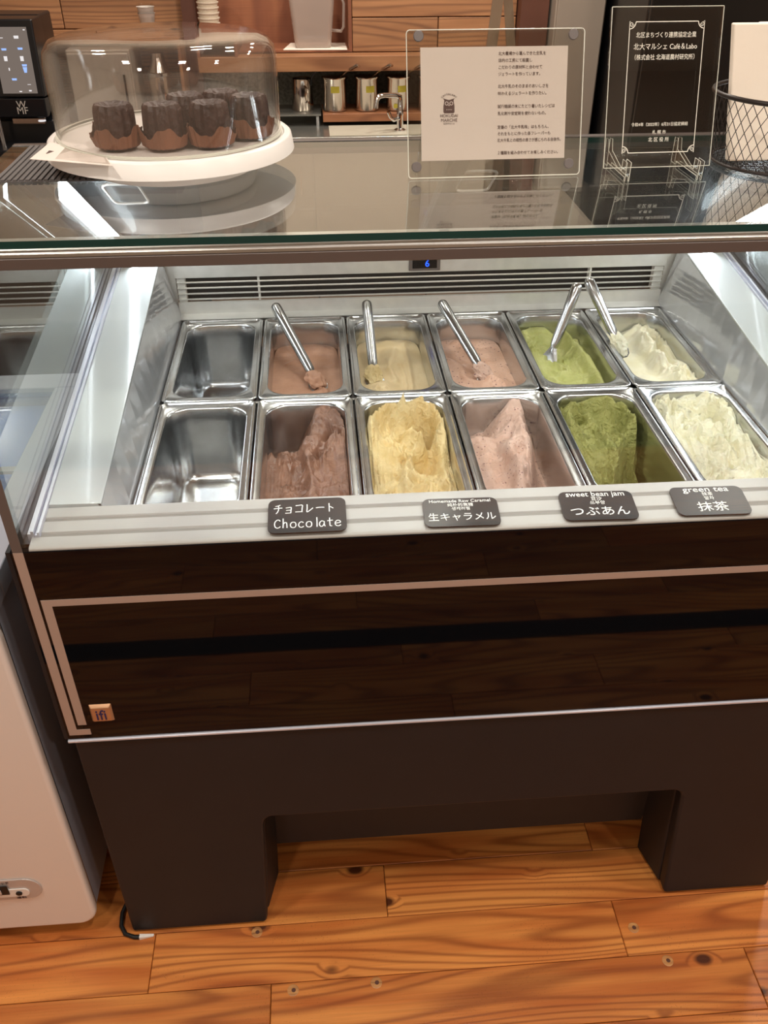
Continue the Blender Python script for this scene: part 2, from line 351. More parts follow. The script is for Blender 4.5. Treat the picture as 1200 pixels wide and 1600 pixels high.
def strokes(bm, paths, w, z0=0, dz=.0002, closed=False):
    """flat ribbon strokes in the local xy plane"""
    for pts in paths:
        n = len(pts); A = []; B = []
        for i, p in enumerate(pts):
            a = Vector(pts[max(i-1, 0)]); b = Vector(pts[min(i+1, n-1)]); d = (b-a)
            if d.length == 0: d = Vector((1,0))
            d.normalize(); nn = Vector((-d.y, d.x))*w/2; p = Vector(p)
            A.append(p+nn); B.append(p-nn)
        va = [bm.verts.new((q.x, q.y, z0+dz)) for q in A]; vb = [bm.verts.new((q.x, q.y, z0+dz)) for q in B]
        for i in range(n-1): bm.faces.new((va[i], vb[i], vb[i+1], va[i+1]))
    return bm

# ------------------------------------------------------------------ the room
fl = BM(); box(fl, -2.2, 3.4, -3.4, 2.6, -.05, -.012)
floor = struct('floor', fl, M['dark'])
PW, PL = .1115, .89
plank_mesh = {}
def plank(x0, x1, y0, y1):
    key = round(x1-x0, 3)
    if key not in plank_mesh:
        b = BM(); h = (x1-x0)/2; w = (y1-y0)/2
        box(b, -h+.0006, h-.0006, -w+.0006, w-.0006, -.0118, 0)
        bmesh.ops.bevel(b, geom=[e for e in b.edges if all(v.co.z > -.001 for v in e.verts)], offset=.0012, segments=1, affect='EDGES')
        me = bpy.data.meshes.new('plank'); b.to_mesh(me); b.free(); me.materials.append(M['floor']); plank_mesh[key] = me
    o = bpy.data.objects.new('floor_plank', plank_mesh[key]); COL.objects.link(o); o.parent = floor
    o.location = ((x0+x1)/2, (y0+y1)/2, 0)
PLUGS = [(.180,-.563),(.332,-.561),(.834,-.495),(.878,-.562),(.110,-.449)]
known = {0:.800, 1:.363, 2:-.083, 3:.140}      # joints seen in the photograph, by row
for k in range(-12, 17):                         # row k spans y from -.325-PW*k up to that + PW
    y0 = -.325-PW*k
    jx = known.get(k, (k*.391) % PL)
    x = jx-PL*math.ceil((jx+1.15)/PL)
    while x < 2.2:
        if y0 < .9 or True: plank(x, x+PL, y0, y0+PW)
        x += PL
PLUG = wood('plug wood', (216,160,100), (190,128,74), (120,72,40), rough=.4, sx=6, sy=40, rings=4, varied=.1, knots=False, straight=10)
for x, y in PLUGS:
    b = BM(); lathe(b, [(.0105,.0001),(.0105,.0006),(.0095,.0009)], 20, x, y); o = obj('wood_plug', b, PLUG, floor)
    b = BM(); lathe(b, [(.0040,.00092),(.0038,.0011)], 12, x+.001, y); obj('plug_core', b, M['post'], o)
tb = BM(); box(tb, -1.2, 2.2, -1.24, -1.175, 0, .003)
struct('trim_1', tb, M['rubber'])
b = BM(); box(b, -2.2, 3.4, 2.5, 2.6, 0, CEIL); wall_back = struct('wall_back', b, M['wall'])
b = BM(); box(b, -2.3, -2.2, -3.4, 2.6, 0, CEIL); struct('wall_left', b, M['wall'])
b = BM(); box(b, 3.4, 3.5, -3.4, 2.6, 0, CEIL); struct('wall_right', b, M['wall'])
b = BM(); box(b, -2.2, 3.4, -3.5, -3.4, 0, CEIL); struct('wall_front', b, M['wall'])
b = BM(); box(b, -2.3, 3.5, -3.5, 2.6, CEIL, CEIL+.08); struct('ceiling', b, M['ceiling'])
for i, (x, y) in enumerate(CEILING_SPOTS):
    t = thing('ceiling_light', 'round warm recessed downlight in the white ceiling'+CEILING_PLACE[i], 'ceiling light', (x, y, CEIL), 'recessed ceiling downlights')
    b = BM(); lathe(b, [(.075,CEIL),(.078,CEIL-.008),(.062,CEIL-.012),(.060,CEIL-.004)], 24, x, y); obj('trim_ring', b, M['white'], t)
    b = BM(); lathe(b, [(.058,CEIL-.010),(.02,CEIL-.0105)], 24, x, y); obj('diffuser', b, M['warmlamp'], t)
    a = area(x, y, CEIL-.03, .16, 12.5, (1,.93,.84)); a.name = 'light_source'; a.parent = t; a.location = (0,0,-.03)

# ------------------------------------------------------------------ the display case
XL, XR, YF, ZT = -.127, 1.127, -.432, 1.335
PZ = .91
case = thing('ice_cream_display_case', 'large ice cream display case with black gloss front, dark moulded base and glass top', 'display case', (.5, -.43, 0))
# moulded base shell: arch cut in front, recessed inner panel
def arch_outline():
    return [(XL-.004,0), (XL+.27,0) ]
b = BM()
zt = .556; za = .333
def leg(bm, xo0, xi_top, xi_bot, y0, y1, s):
    # solid leg, inner face tapered
    x_out = xo0
    loft(bm, [[(x_out,y0,0),(xi_bot,y0,0),(xi_top,y0,za),(x_out,y0,za)], [(x_out,y1,0),(xi_bot-s*.012,y1,0),(xi_top-s*.020,y1,za),(x_out,y1,za)]])
prof = [(XL,0.004),(.128,.004),(.131,.02),(.146,za-.02),(.150,za-.008),(.160,za),(.872,za),(.884,za-.008),(.888,za-.02),(.912,.02),(.915,.004),(XR,.004),(XR,zt),(XL,zt)]
prism_y(b, prof, YF, YF+.028)
obj('base_shell', b, M['base'], case, bevel=.006, bseg=3)
b = BM()
# inner cheeks of the niche, its sloping back and roof
loft(b, [[(.1315,YF+.0275,.004),(.147,YF+.0275,za),(.05,YF+.0275,za),(.05,YF+.0275,.004)], [(.150,YF+.105,.004),(.163,YF+.105,za),(.05,YF+.105,za),(.05,YF+.105,.004)]])
obj('leg_cheek', b, M['base'], case, bevel=.004)
b = BM()
loft(b, [[(.9115,YF+.0275,.004),(.887,YF+.0275,za),(.98,YF+.0275,za),(.98,YF+.0275,.004)], [(.893,YF+.105,.004),(.868,YF+.105,za),(.98,YF+.105,za),(.98,YF+.105,.004)]])
obj('leg_cheek', b, M['base'], case, bevel=.004)
b = BM(); prism_x(b, [(YF+.0275,za),(YF+.09,.27),(YF+.105,.10),(YF+.125,.10),(YF+.115,.36),(YF+.0275,.36)], .149, .886)
obj('niche_panel', b, M['base'], case)
b = BM()
box(b, XL+.01, XL+.05, YF+.028, .36, .10, .70); box(b, XR-.05, XR-.01, YF+.028, .36, .10, .70); box(b, XL+.05, XR-.05, .30, .36, .12, .70)
box(b, XL+.05, XR-.05, YF+.128, .30, .34, .38)
obj('carcass', b, M['base'], case)
b = BM(); box(b, XL+.012, XL+.06, .28, .36, .004, .10); obj('rear_leg', b, M['base'], case)
b = BM(); box(b, XR-.06, XR-.012, .28, .36, .004, .10); obj('rear_leg', b, M['base'], case)
# gloss front and its metal trim
b = BM(); box(b, XL-.006, XR+.006, YF-.001, YF+.018, .562, .928); obj('front_panel', b, M['blackglass'], case, bevel=.001, bseg=1)
b = BM(); box(b, XL-.007, XR+.007, YF-.004, YF+.02, .5565, .5615); obj('metal_trim', b, M['rail'], case, bevel=.001, bseg=1)
b = BM(); box(b, XL-.012, XL-.0061, YF, .40, .562, .928); obj('side_panel', b, M['base'], case)
b = BM(); box(b, XR+.0061, XR+.012, YF, .40, .562, .928); obj('side_panel', b, M['base'], case)
def tape(x0, x1, z0, z1):
    return (x0, x1, z0, z1)
b = BM(); y0, y1 = YF-.0016, YF-.001
for x0, x1, z0, z1 in ((-.112,1.112,.834,.8455),(-.112,-.099,.594,.834),(1.099,1.112,.594,.834)): box(b, x0, x1, y0, y1, z0, z1)
obj('tape_line', b, M['tape'], case)
b = BM()
for x0, x1, z0, z1 in ((-.129,-.116,.584,.928),(-.129,-.096,.572,.584)): box(b, x0, x1, y0, y1, z0, z1)
obj('tape_line', b, M['tape'], case)
b = BM()
for x0, x1, z0, z1 in ((1.116,1.129,.584,.928),(1.096,1.129,.572,.584)): box(b, x0, x1, y0, y1, z0, z1)
obj('tape_line', b, M['tape'], case)
# maker badge
b = BM(); loft(b, [[(-.089,YF-.001,.601),(-.055,YF-.001,.601),(-.055,YF-.001,.638),(-.089,YF-.001,.638)], [(-.0855,YF-.006,.605),(-.0585,YF-.006,.605),(-.0585,YF-.006,.633),(-.0855,YF-.006,.633)]])
badge = obj('maker_badge', b, M['badge'], case, bevel=.001)
badge['label'] = 'small square copper badge with navy letters'
PXZ = Matrix.Rotation(math.pi/2, 4, 'X')
text_obj('lettering', 'ifi', .030, M['navy'], badge, Matrix.Translation(Vector((-.072, YF-.0064, .6175))-Vector(case.location)) @ PXZ, extrude=.0004, xscale=.85)
# sill
b = BM()
sp = [(-.352,.9115),(-.352,.941),(-.356,.943),(-.374,.9405),(-.3745,.9375),(-.381,.9370),(-.3815,.9395),(-.402,.9365),(-.4025,.9335),(-.4095,.9328),(-.410,.9353),(-.4285,.9325),(-.4312,.930),(-.4312,.925),(-.412,.9115)]
L = prism_x(b, sp, XL+.018, XR-.018)
obj('front_sill', b, M['sill'], case, bevel=.0012)
b = BM(); box(b, XL+.018, XR-.018, -.3812, -.3742, .9374, .9379); box(b, XL+.018, XR-.018, -.4098, -.4022, .9333, .9338); obj('sill_groove', b, M['groove'], case)
b = BM(); box(b, XL-.004, XR+.004, -.4135, -.352, .86, .911); obj('front_rail', b, M['seal'], case)
# side liners (slightly inclined polished steel), ledges, glass rails, glass
def ledge_z(y): return .9455+(y+.352)*.127
for s in (0, 1):
    fx = (lambda x: x) if s == 0 else (lambda x: 1.0-x)
    xb, xt = -.0012, -.029
    b = BM(); loft(b, [[(fx(xb),y,.80),(fx(xb),y,.9045),(fx(xt),y,ledge_z(y)-.0005),(fx(xt-.004),y,ledge_z(y)-.0005),(fx(xb-.004),y,.9045),(fx(xb-.004),y,.80)] for y in [-.352+.723*q_/14 for q_ in range(15)]])
    obj('side_liner', b, M['liner'], case)
    b = BM(); loft(b, [[(fx(xt+.0015),-.352,ledge_z(-.352)-.004),(fx(xt+.0015),-.352,ledge_z(-.352)),(fx(-.098),-.352,ledge_z(-.352)+.001),(fx(-.098),-.352,.90)],
                       [(fx(xt+.0015),.40,ledge_z(.40)-.004),(fx(xt+.0015),.40,ledge_z(.40)),(fx(-.098),.40,ledge_z(.40)+.001),(fx(-.098),.40,.90)]])
    obj('side_ledge', b, M['ledge'], case, bevel=.001)
    b = BM()
    for x0, x1, h0, h1 in ((-.098,-.101,-.03,.004),(-.1013,-.1045,-.03,.0),(-.105,-.109,-.03,.006),(-.1092,-.1135,-.03,.002)):
        loft(b, [[(fx(x0),-.41,ledge_z(-.41)+h0),(fx(x1),-.41,ledge_z(-.41)+h0),(fx(x1),-.41,ledge_z(-.41)+h1),(fx(x0),-.41,ledge_z(-.41)+h1)],
                 [(fx(x0),.40,ledge_z(.40)+h0),(fx(x1),.40,ledge_z(.40)+h0),(fx(x1),.40,ledge_z(.40)+h1),(fx(x0),.40,ledge_z(.40)+h1)]])
    obj('glass_rail', b, M['rail'], case)
    b = BM()
    pf = [(-.425,.93),(.40,.99),(.40,1.04),(-.03,1.321),(-.425,1.321)]
    loft(b, [[(fx(-.1140),y,z) for y,z in pf], [(fx(-.1200),y,z) for y,z in pf]])
    for f in b.faces: f.material_index = 0 if abs(f.normal.x) > .9 or True else 1
    sg = obj('side_glass', b, M['glside'], case)
    b = BM()   # front corner post strip: silver tape continued on the glass
    box(b, min(fx(-.129),fx(-.116)), max(fx(-.129),fx(-.116)), YF-.0016, YF-.0008, .9285, 1.316)
    obj('corner_strip', b, M['dullalu'], case)
    # slanted LED lamp under the rear slope
    lx = fx(-.088)
    d = Vector((0,.42,-.262)).normalized(); n = Vector((0, d.z, -d.y)) * -1
    p0 = Vector((lx,-.055,1.287)); p1 = Vector((lx,.365,1.030))
    b = BM()
    def bar(bm, a, c, w, x0, x1, off=0):
        nv = Vector((0,.53,.85))
        q = [a+nv*(off-w/2), a+nv*(off+w/2), c+nv*(off+w/2), c+nv*(off-w/2)]
        loft(bm, [[(x0,v.y,v.z) for v in q], [(x1,v.y,v.z) for v in q]])
    inn = -1 if s else 1
    bar(b, p0, p1, .036, fx(-.0845), fx(-.079))
    lamp = obj('lamp', b, M['white'], case)
    b = BM(); bar(b, p0-(p0-p1).normalized()*.006, p1+(p0-p1).normalized()*.006, .024, fx(-.0788), fx(-.071))
    obj('diffuser', b, M['led'], lamp)
# front glass with thickness
b = BM(); box(b, XL-.002, XR+.002, YF-.0005, YF+.0055, .9285, 1.3165); obj('front_glass', b, M['glfront'], case)
# top frame: bright chamfer and dull fascia
b = BM(); prism_x(b, [(-.4345,1.3215),(-.4345,1.3285),(-.432,1.3265),(-.405,1.3265),(-.405,1.3215)], XL-.01, XR+.01)
b2 = BM(); prism_x(b2, [(YF-.008,1.3172),(YF-.008,1.3215),(YF-.001,1.3268),(YF+.028,1.3268),(YF+.028,1.3172)], XL-.012, XR+.012)
b.free(); obj('top_frame', b2, M['alu'], case, bevel=.0006, bseg=1)
b = BM(); prism_x(b, [(YF-.008,1.3168),(YF-.006,1.3035),(YF+.012,1.3035),(YF+.012,1.3168)], XL-.012, XR+.012); 
obj('top_fascia', b, M['dullalu'], case, bevel=.001, bseg=1)
b = BM(); prism_x(b, [(-.418,1.3045),(-.418,1.316),(-.392,1.316),(-.392,1.312)], -.085, 1.085); lb = obj('added_led_bar', b, M['alu'], case)  # unseen LED bar behind the fascia, added to brighten the case interior
b = BM(); prism_x(b, [(-.415,1.3030),(-.416,1.3050),(-.395,1.3108),(-.394,1.3088)], -.080, 1.080); obj('diffuser', b, M['led'], lb)
# top glass: green polished edge
b = BM(); box(b, XL-.012, XR+.012, -.440, -.028, 1.327, ZT)
for f in b.faces:
    c = f.calc_center_median()
    f.material_index = 0 if abs(c.z-ZT) < .0005 else (2 if abs(c.z-1.327) < .0005 else 1)
tp = obj('top_glass', b, [M['gltop'], M['green'], M['gl']], case)
b = BM(); box(b, XL-.012, XR+.012, -.027, -.012, 1.318, 1.336); obj('rear_frame', b, M['darkcounter'], case, bevel=.001)
# back wall of the tub with vent and display
b = BM()
box(b, -.006, 1.006, .372, .378, .86, .939); box(b, -.006, 1.006, .372, .378, .991, 1.052)
box(b, -.120, -.0065, .380, .386, .90, 1.052); box(b, 1.0065, 1.120, .380, .386, .90, 1.052)
obj('back_panel', b, M['vent'], case)
b = BM(); prism_x(b, [(.3518,.9095),(.372,.9095),(.372,.915),(.3518,.911)], -.004, 1.004); obj('back_ledge', b, M['vent'], case)
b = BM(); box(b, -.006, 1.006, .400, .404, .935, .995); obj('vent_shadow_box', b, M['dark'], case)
for k in range(4):
    b = BM(); z = .9445+k*.0118
    prism_x(b, [(.372,z),(.376,z+.0008),(.376,z+.0020),(.3715,z+.0018)], -.004, 1.004); obj('vent_slat', b, M['vent'], case)
for x0, x1 in ((-.004,.012),(.158,.162),(.985,1.004),(.847,.851)):
    b = BM(); box(b, x0, x1, .3765, .392, .9392, .9908); obj('vent_bracket', b, M['vent'], case)
b = BM(); box(b, .467, .531, .366, .3718, .9955, 1.0255); disp = obj('temperature_display', b, M['dullalu'], case, bevel=.001)
b = BM(); box(b, .474, .524, .3652, .3659, 1.001, 1.020); obj('display_window', b, M['blackglass'], disp)
text_obj('lettering', '6', .019, M['digit'], disp, Matrix.Translation(Vector((.504,.3648,1.0105))-Vector(case.location)) @ PXZ, extrude=.0002)
# tub floor and pan supports
b = BM(); box(b, -.03, 1.03, -.352, .40, .70, .715); obj('tub_floor', b, M['dark'], case)
b = BM()
for y0, y1 in ((-.351,-.345),(-.003,.003),(.347,.3515)): box(b, -.004, 1.004, y0, y1, .894, .9035)
obj('pan_support', b, M['alu'], case)
# sloping rear sliding doors
def door(x0, x1, off):
    dy, dz = .43, -.281; n = Vector((0,.547,.837))
    a = Vector((0,-.024,1.318))+n*off; c = Vector((0,.405,1.045))+n*off
    b = BM(); loft(b, [[(x0,a.y,a.z),(x0,c.y,c.z),(x0,c.y+n.y*.004,c.z+n.z*.004),(x0,a.y+n.y*.004,a.z+n.z*.004)], [(x1,a.y,a.z),(x1,c.y,c.z),(x1,c.y+n.y*.004,c.z+n.z*.004),(x1,a.y+n.y*.004,a.z+n.z*.004)]])
    d = obj('sliding_door', b, M['door'], case)
    # grip outline
    cx = x0+.09 if x0 < .3 else x0+.06
    mid = a.lerp(c, .33)
    e = (c-a).normalized(); pts = [Vector((cx,0,0))+Vector((0,mid.y,mid.z))+Vector((1,0,0))*u+e*v for u, v in rrect(.028,.05,.014,4)]
    b = BM(); tube(b, pts+[pts[0]], .0022, 6); obj('door_handle', b, M['frosted'], d)
    b = BM(); loft(b, [[(x0,a.y-.002,a.z-.003),(x0+.006,a.y-.002,a.z-.003),(x0+.006,a.y+.004,a.z+.006),(x0,a.y+.004,a.z+.006)], [(x0,c.y-.002,c.z-.003),(x0+.006,c.y-.002,c.z-.003),(x0+.006,c.y+.004,c.z+.006),(x0,c.y+.004,c.z+.006)]])
    obj('door_frame', b, M['frosted'], d)
door(-.112, .52, .0); door(.49, 1.112, .009)

# ------------------------------------------------------------------ steel pans
PX, PLEN = .167, .3505
def pan_mesh():
    bm = BM(); hx, hy = .0822, PLEN/2-.0008
    prof = [  # (hx, hy, r, z, shift)
     (hx, hy, .012, -.006), (hx, hy, .012, -.0015), (hx-.0015, hy-.0015, .011, .0), (hx-.004, hy-.004, .010, .0),
     (hx-.0055, hy-.0055, .010, -.0022), (hx-.0125, hy-.016, .036, -.0026), (hx-.0142, hy-.0180, .038, -.0032), (hx-.0155, hy-.0195, .038, -.0062),
     (hx-.0165, hy-.021, .038, -.03), (hx-.0205, hy-.027, .036, -.12), (hx-.024, hy-.031, .034, -.135), (hx-.034, hy-.041, .030, -.1415), (hx-.045, hy-.055, .024, -.142)]
    loft(bm, [[(x, y, z) for x, y in rrect(a, b_, r, 7)] for a, b_, r, z in prof], cap0=False, cap1=True)
    return bm
pan_me = None
flav = ['empty','chocolate','caramel','bean jam','green tea','milk']
def pan_label(i, row):
    r = 'front row' if row == 0 else 'back row'
    return {0:'empty stainless steel pan at the left end of the %s' % r,
     1:'stainless steel pan holding chocolate ice cream, %s' % r, 2:'stainless steel pan holding pale yellow caramel ice cream, %s' % r,
     3:'stainless steel pan holding pinkish bean jam ice cream, %s' % r, 4:'stainless steel pan holding green tea ice cream, %s' % r,
     5:'stainless steel pan holding white milk ice cream, %s' % r}[i]
pan0 = None
for row in (0, 1):
    for i in range(6):
        cx = PX*(i+.5); cy = (-PLEN/2-.0007) if row == 0 else (PLEN/2+.0007)
        if pan0 is None:
            pan0 = obj('steel_pan', pan_mesh(), M['pan'], None, smooth=True, local=True); o = pan0
            sm = o.modifiers.new('s','SOLIDIFY'); sm.thickness = .0009; sm.offset = 1
        else: o = pan0.copy(); COL.objects.link(o)
        o.location = (cx, cy, PZ)
        tag(o, pan_label(i, row), 'pan', 'steel pans in the display case')

# ------------------------------------------------------------------ ice cream
def fbm(p, o=4): return noise.fractal(Vector(p), 1.0, 2.0, o)
def ridg(p, o=3): return 1-abs(noise.fractal(Vector(p), 1.0, 2.1, o))*1.8
def G(x, y, cx, cy, sx, sy, a=0):
    dx, dy = x-cx, y-cy; c, s_ = math.cos(a), math.sin(a); u = dx*c+dy*s_; v = -dx*s_+dy*c
    return math.exp(-(u/sx)**2-(v/sy)**2)
def sstep(a, b, t):
    t = max(0, min(1, (t-a)/(b-a))); return t*t*(3-2*t)
def seg(x, y, pts):
    """distance to a polyline and position along it"""
    best = 9; bt = 0; p = Vector((x, y)); n = len(pts)-1
    for i in range(n):
        a = Vector(pts[i]); d = Vector(pts[i+1])-a; t = max(0, min(1, (p-a).dot(d)/d.length_squared)); q = (a+d*t-p).length
        if q < best: best = q; bt = (i+t)/n
    return best, bt
def ice(name, label, cx, cy, hfun, m, seed, lat=.002, rings=84, nn=208):
    """x, y in metres from the pan centre; hfun gives height relative to the rim"""
    base = rrect(1, 1, .0001, 1)
    bm = BM(); prev = None
    L = []
    for k in range(rings+1):
        t = k/rings; loop = []
        for j in range(nn):
            # boundary point of the rounded opening
            a = 2*math.pi*j/nn
            hx, hy, r = .0652, PLEN/2-.0225, .036
            ca, sa = math.cos(a), math.sin(a)
            # superellipse close to the rounded rectangle
            e = 2/6.0
            bx = hx*math.copysign(abs(ca)**e, ca); by = hy*math.copysign(abs(sa)**e, sa)
            tt = t**.85
            x, y = bx*tt, by*tt
            h = hfun(x, y)
            f = 1-max(0, min(.14, -h))*.045
            edge = sstep(.80, 1.0, t)
            ns = Vector((x*60+seed, y*60, 3.1))
            lx = lat*(noise.noise(ns))*(1-edge); ly = lat*(noise.noise(ns+Vector((9,4,2))))*(1-edge)
            sc = f if h < 0 else 1+min(h, .0)*0
            loop.append((x*sc+lx, y*sc+ly, h))
            if k == 0: break
        L.append(loop)
    c0 = bm.verts.new(L[0][0]); V = [[bm.verts.new(p) for p in lp] for lp in L[1:]]
    for j in range(nn): bm.faces.new((c0, V[0][j], V[0][(j+1) % nn]))
    for a, b_ in zip(V, V[1:]):
        for j in range(nn): bm.faces.new((a[j], b_[j], b_[(j+1) % nn], a[(j+1) % nn]))
    # body of the portion below the surface
    low = [bm.verts.new((v.co.x*.955, v.co.y*.965, min(v.co.z-.004, -.1395+.02*0))) for v in V[-1]]
    for j in range(nn): bm.faces.new((V[-1][j], low[j], low[(j+1) % nn], V[-1][(j+1) % nn]))
    bm.faces.new(low)
    o = obj(name, bm, m, None, smooth='all', local=True)
    o.location = (cx, cy, PZ); return tag(o, label, 'ice cream', 'ice creams in the steel pans')

def pcx(i): return PX*(i+.5)
YFc, YBc = -PLEN/2-.0007, PLEN/2+.0007
MI = dict(
 choc=gelato_mat('chocolate ice', (150,110,90), (122,86,68), .24, bump=.35, spec=.8),
 choc2=gelato_mat('smooth chocolate ice', (184,138,110), (170,124,98), .4, bump=.12),
 cara=gelato_mat('caramel ice', (234,212,160), (216,188,130), .5, bump=.5),
 cara2=gelato_mat('smooth caramel ice', (240,216,172), (230,204,156), .42, bump=.08),
 bean=gelato_mat('bean jam ice', (214,184,170), (198,164,148), .45, (120,82,84), 210, ) if False else gelato_mat('bean jam ice', (216,184,168), (200,164,146), .45, ((122,86,86), 190), .4),
 bean2=gelato_mat('smooth bean jam ice', (222,182,160), (212,168,144), .42, ((128,88,88), 170), .2),
 tea=gelato_mat('green tea ice', (160,158,92), (142,142,76), .6, bump=.8),
 tea2=gelato_mat('soft green tea ice', (186,186,122), (170,172,100), .45, bump=.25),
 milk=gelato_mat('milk ice', (242,238,214), (228,222,190), .36, bump=.5),
 milk2=gelato_mat('soft milk ice', (246,240,216), (236,228,194), .42, bump=.15),
)
def cap(h, top, k=.006):
    """soft ceiling on the height"""
    q = (top-h)/k
    return top-k*(q+math.log1p(math.exp(-q))) if q > 0 else top-k*math.log1p(math.exp(q))
def ln(x, y, pts, w): return math.exp(-(seg(x, y, pts)[0]/w)**2)
def fold(x, y, s, seed, warp=.02):
    """sheets of paddled ice: warped ridged noise"""
    wx = warp*noise.noise(Vector((x*22, y*22, seed))); wy = warp*noise.noise(Vector((x*22+5, y*22, seed+3)))
    X, Y = x+wx, y+wy
    return 1-abs(noise.noise(Vector((X*s, Y*s*.8, seed+7))))*2.2+.55*(.5-abs(noise.noise(Vector((X*s*2.3, Y*s*2.0, seed+1))))*2.0)+.30*(.5-abs(noise.noise(Vector((X*s*4.6, Y*s*4.2, seed+4))))*2.0)
def fine(x, y, seed): return fbm((x*130, y*130, seed), 3)
# --- front row.  local y: +.153 at the back, about -.05 where the sill hides it
def h_choc(x, y):
    h = -.050+.004*fbm((x*20, y*20, 1))
    right = sstep(-.016, .012, x+.012*noise.noise(Vector((y*28, 0, 5))))
    h += right*.024
    h += .034*G(x, y, .032, .118, .028, .042, .2)*sstep(-.01, .01, x)
    h -= .052*sstep(.070, .100, y)*(1-sstep(-.014, .014, x))
    h += .012*ln(x, y, [(.010,-.14),(.008,-.05),(.002,.01),(-.004,.06),(.014,.090),(.020,.120)], .006)
    h += .010*ln(x, y, [(-.008,.085),(.010,.110),(.028,.135)], .007)
    h -= .014*ln(x, y, [(.020,.04),(.036,.075),(.050,.085)], .006)
    h += (.006+.009*G(x, y, .02, .10, .05, .06))*(fold(x, y, 34, 2)-.4)
    h += .0022*math.sin(x*260+7*noise.noise(Vector((x*20, y*14, 3))))*(1-right)*sstep(-.2, .0, y)*(1-sstep(.05,.09,y))
    h += .0012*fine(x, y, 4)*(.5+right)
    return cap(h, .004)
def h_cara(x, y):
    h = -.040+.004*fbm((x*20, y*20, 11))
    wall = [(-.064,.03),(-.058,.075),(-.036,.100),(-.014,.125),(.012,.148),(.034,.148),(.052,.130),(.058,.090),(.058,.04)]
    d, t = seg(x, y, wall)
    h += (.040+.016*math.sin(math.pi*t))*math.exp(-(d/.0095)**2)*(1+.16*fbm((x*80, y*80, 3)))
    h += .020*G(x, y, -.036, .045, .034, .050)*(1-sstep(.09,.11,y))
    h -= .062*G(x, y, .030, .108, .022, .030)
    h -= .034*G(x, y, -.050, .140, .026, .020, .5)
    h += .036*ln(x, y, [(.006,.128),(.010,.095),(.006,.065),(.020,.040)], .009)
    h -= .040*G(x, y, .030, .018, .024, .030, -.3)
    h += .020*ln(x, y, [(-.014,-.08),(-.008,-.02),(.004,.024),(.030,.046),(.052,.050)], .007)
    h += .014*ln(x, y, [(.052,-.09),(.050,-.01),(.046,.05)], .006)
    h += .0085*(fold(x, y, 36, 13)-.4)+.0018*fine(x, y, 14)*(1+1.5*math.exp(-(d/.014)**2))
    return cap(h, .026)
def h_bean(x, y):
    h = -.054+.004*fbm((x*18, y*18, 21))
    e = .030-.22*max(0, .07-y)*0
    m_ = sstep(-.016, .022, x-.014*noise.noise(Vector((y*18, 3, 3))))*(1-sstep(.036, .060, x+.22*max(0, .05-y)))
    h += .034*m_
    h += .014*G(x, y, .024, .130, .030, .026)*1.2
    h += .012*ln(x, y, [(.034,.146),(.014,.128),(.000,.09),(-.006,.05),(.004,-.01),(-.002,-.08)], .007)
    h += .006*ln(x, y, [(-.062,.088),(-.036,.100),(-.010,.088)], .006)
    h -= .020*sstep(.098, .125, y)*(1-sstep(-.026, .0, x))
    h -= .040*sstep(.028, .056, x+.30*max(0, .04-y))*sstep(-.1, 0, .075-y)
    h += (.0025+.0075*m_)*(fold(x, y, 30, 23)-.4)+.0012*fine(x, y, 24)*(.4+m_)
    return cap(h, .004)
def h_tea(x, y):
    h = -.028+.005*fbm((x*20, y*20, 31))
    h += .022*ln(x, y, [(-.055,.06),(-.05,.11),(-.03,.138),(.0,.146),(.03,.142),(.050,.118),(.054,.080),(.044,.045),(.028,.030)], .011)
    h -= .022*G(x, y, .020, .088, .026, .032)
    h += .014*ln(x, y, [(-.010,.132),(-.016,.10),(-.008,.06),(-.006,.02),(-.004,-.06)], .007)
    h -= .020*G(x, y, -.038, .112, .010, .009)
    h -= .014*G(x, y, .020, .044, .011, .006)
    h -= .075*sstep(.024, .044, x-.42*(y-.045))*(1-sstep(.035, .065, y))
    h -= .050*sstep(.054, .062, x)
    h += .0100*(fold(x, y, 34, 33)-.4)+.0020*fine(x, y, 34)
    return cap(h, .006)
def h_milk(x, y):
    h = -.030+.005*fbm((x*18, y*18, 41))
    h += .026*ln(x, y, [(-.058,.06),(-.052,.118),(-.022,.146),(.012,.150),(.038,.138),(.054,.105)], .012)
    h -= .026*G(x, y, .020, .098, .026, .026)
    h += .022*ln(x, y, [(-.040,.070),(-.016,.098),(.008,.078),(.002,.050),(.020,.034),(.042,.050),(.050,.082)], .010)
    h -= .020*G(x, y, -.038, .100, .013, .013)
    h += .016*ln(x, y, [(-.055,.012),(-.020,.034),(.002,.004),(.030,-.012),(.055,.008)], .010)
    h -= .016*ln(x, y, [(.0,.105),(.016,.055),(.035,.022),(.055,.030)], .006)
    h += .0220*(fold(x, y, 30, 43)-.4)+.0016*fine(x, y, 44)
    return cap(h, .008)
ice('chocolate_ice_cream', 'glossy dark brown chocolate ice cream with a torn mound, front row', pcx(1), YFc, h_choc, MI['choc'], 1)
ice('caramel_ice_cream', 'pale yellow caramel ice cream with a tall torn ridge, front row', pcx(2), YFc, h_cara, MI['cara'], 2)
ice('bean_jam_ice_cream', 'pinkish beige ice cream with red bean flecks and a ridge, front row', pcx(3), YFc, h_bean, MI['bean'], 3)
ice('green_tea_ice_cream', 'deep green tea ice cream with a scooped hollow, front row', pcx(4), YFc, h_tea, MI['tea'], 4)
ice('milk_ice_cream', 'creamy white folded milk ice cream at the right end, front row', pcx(5), YFc, h_milk, MI['milk'], 5)
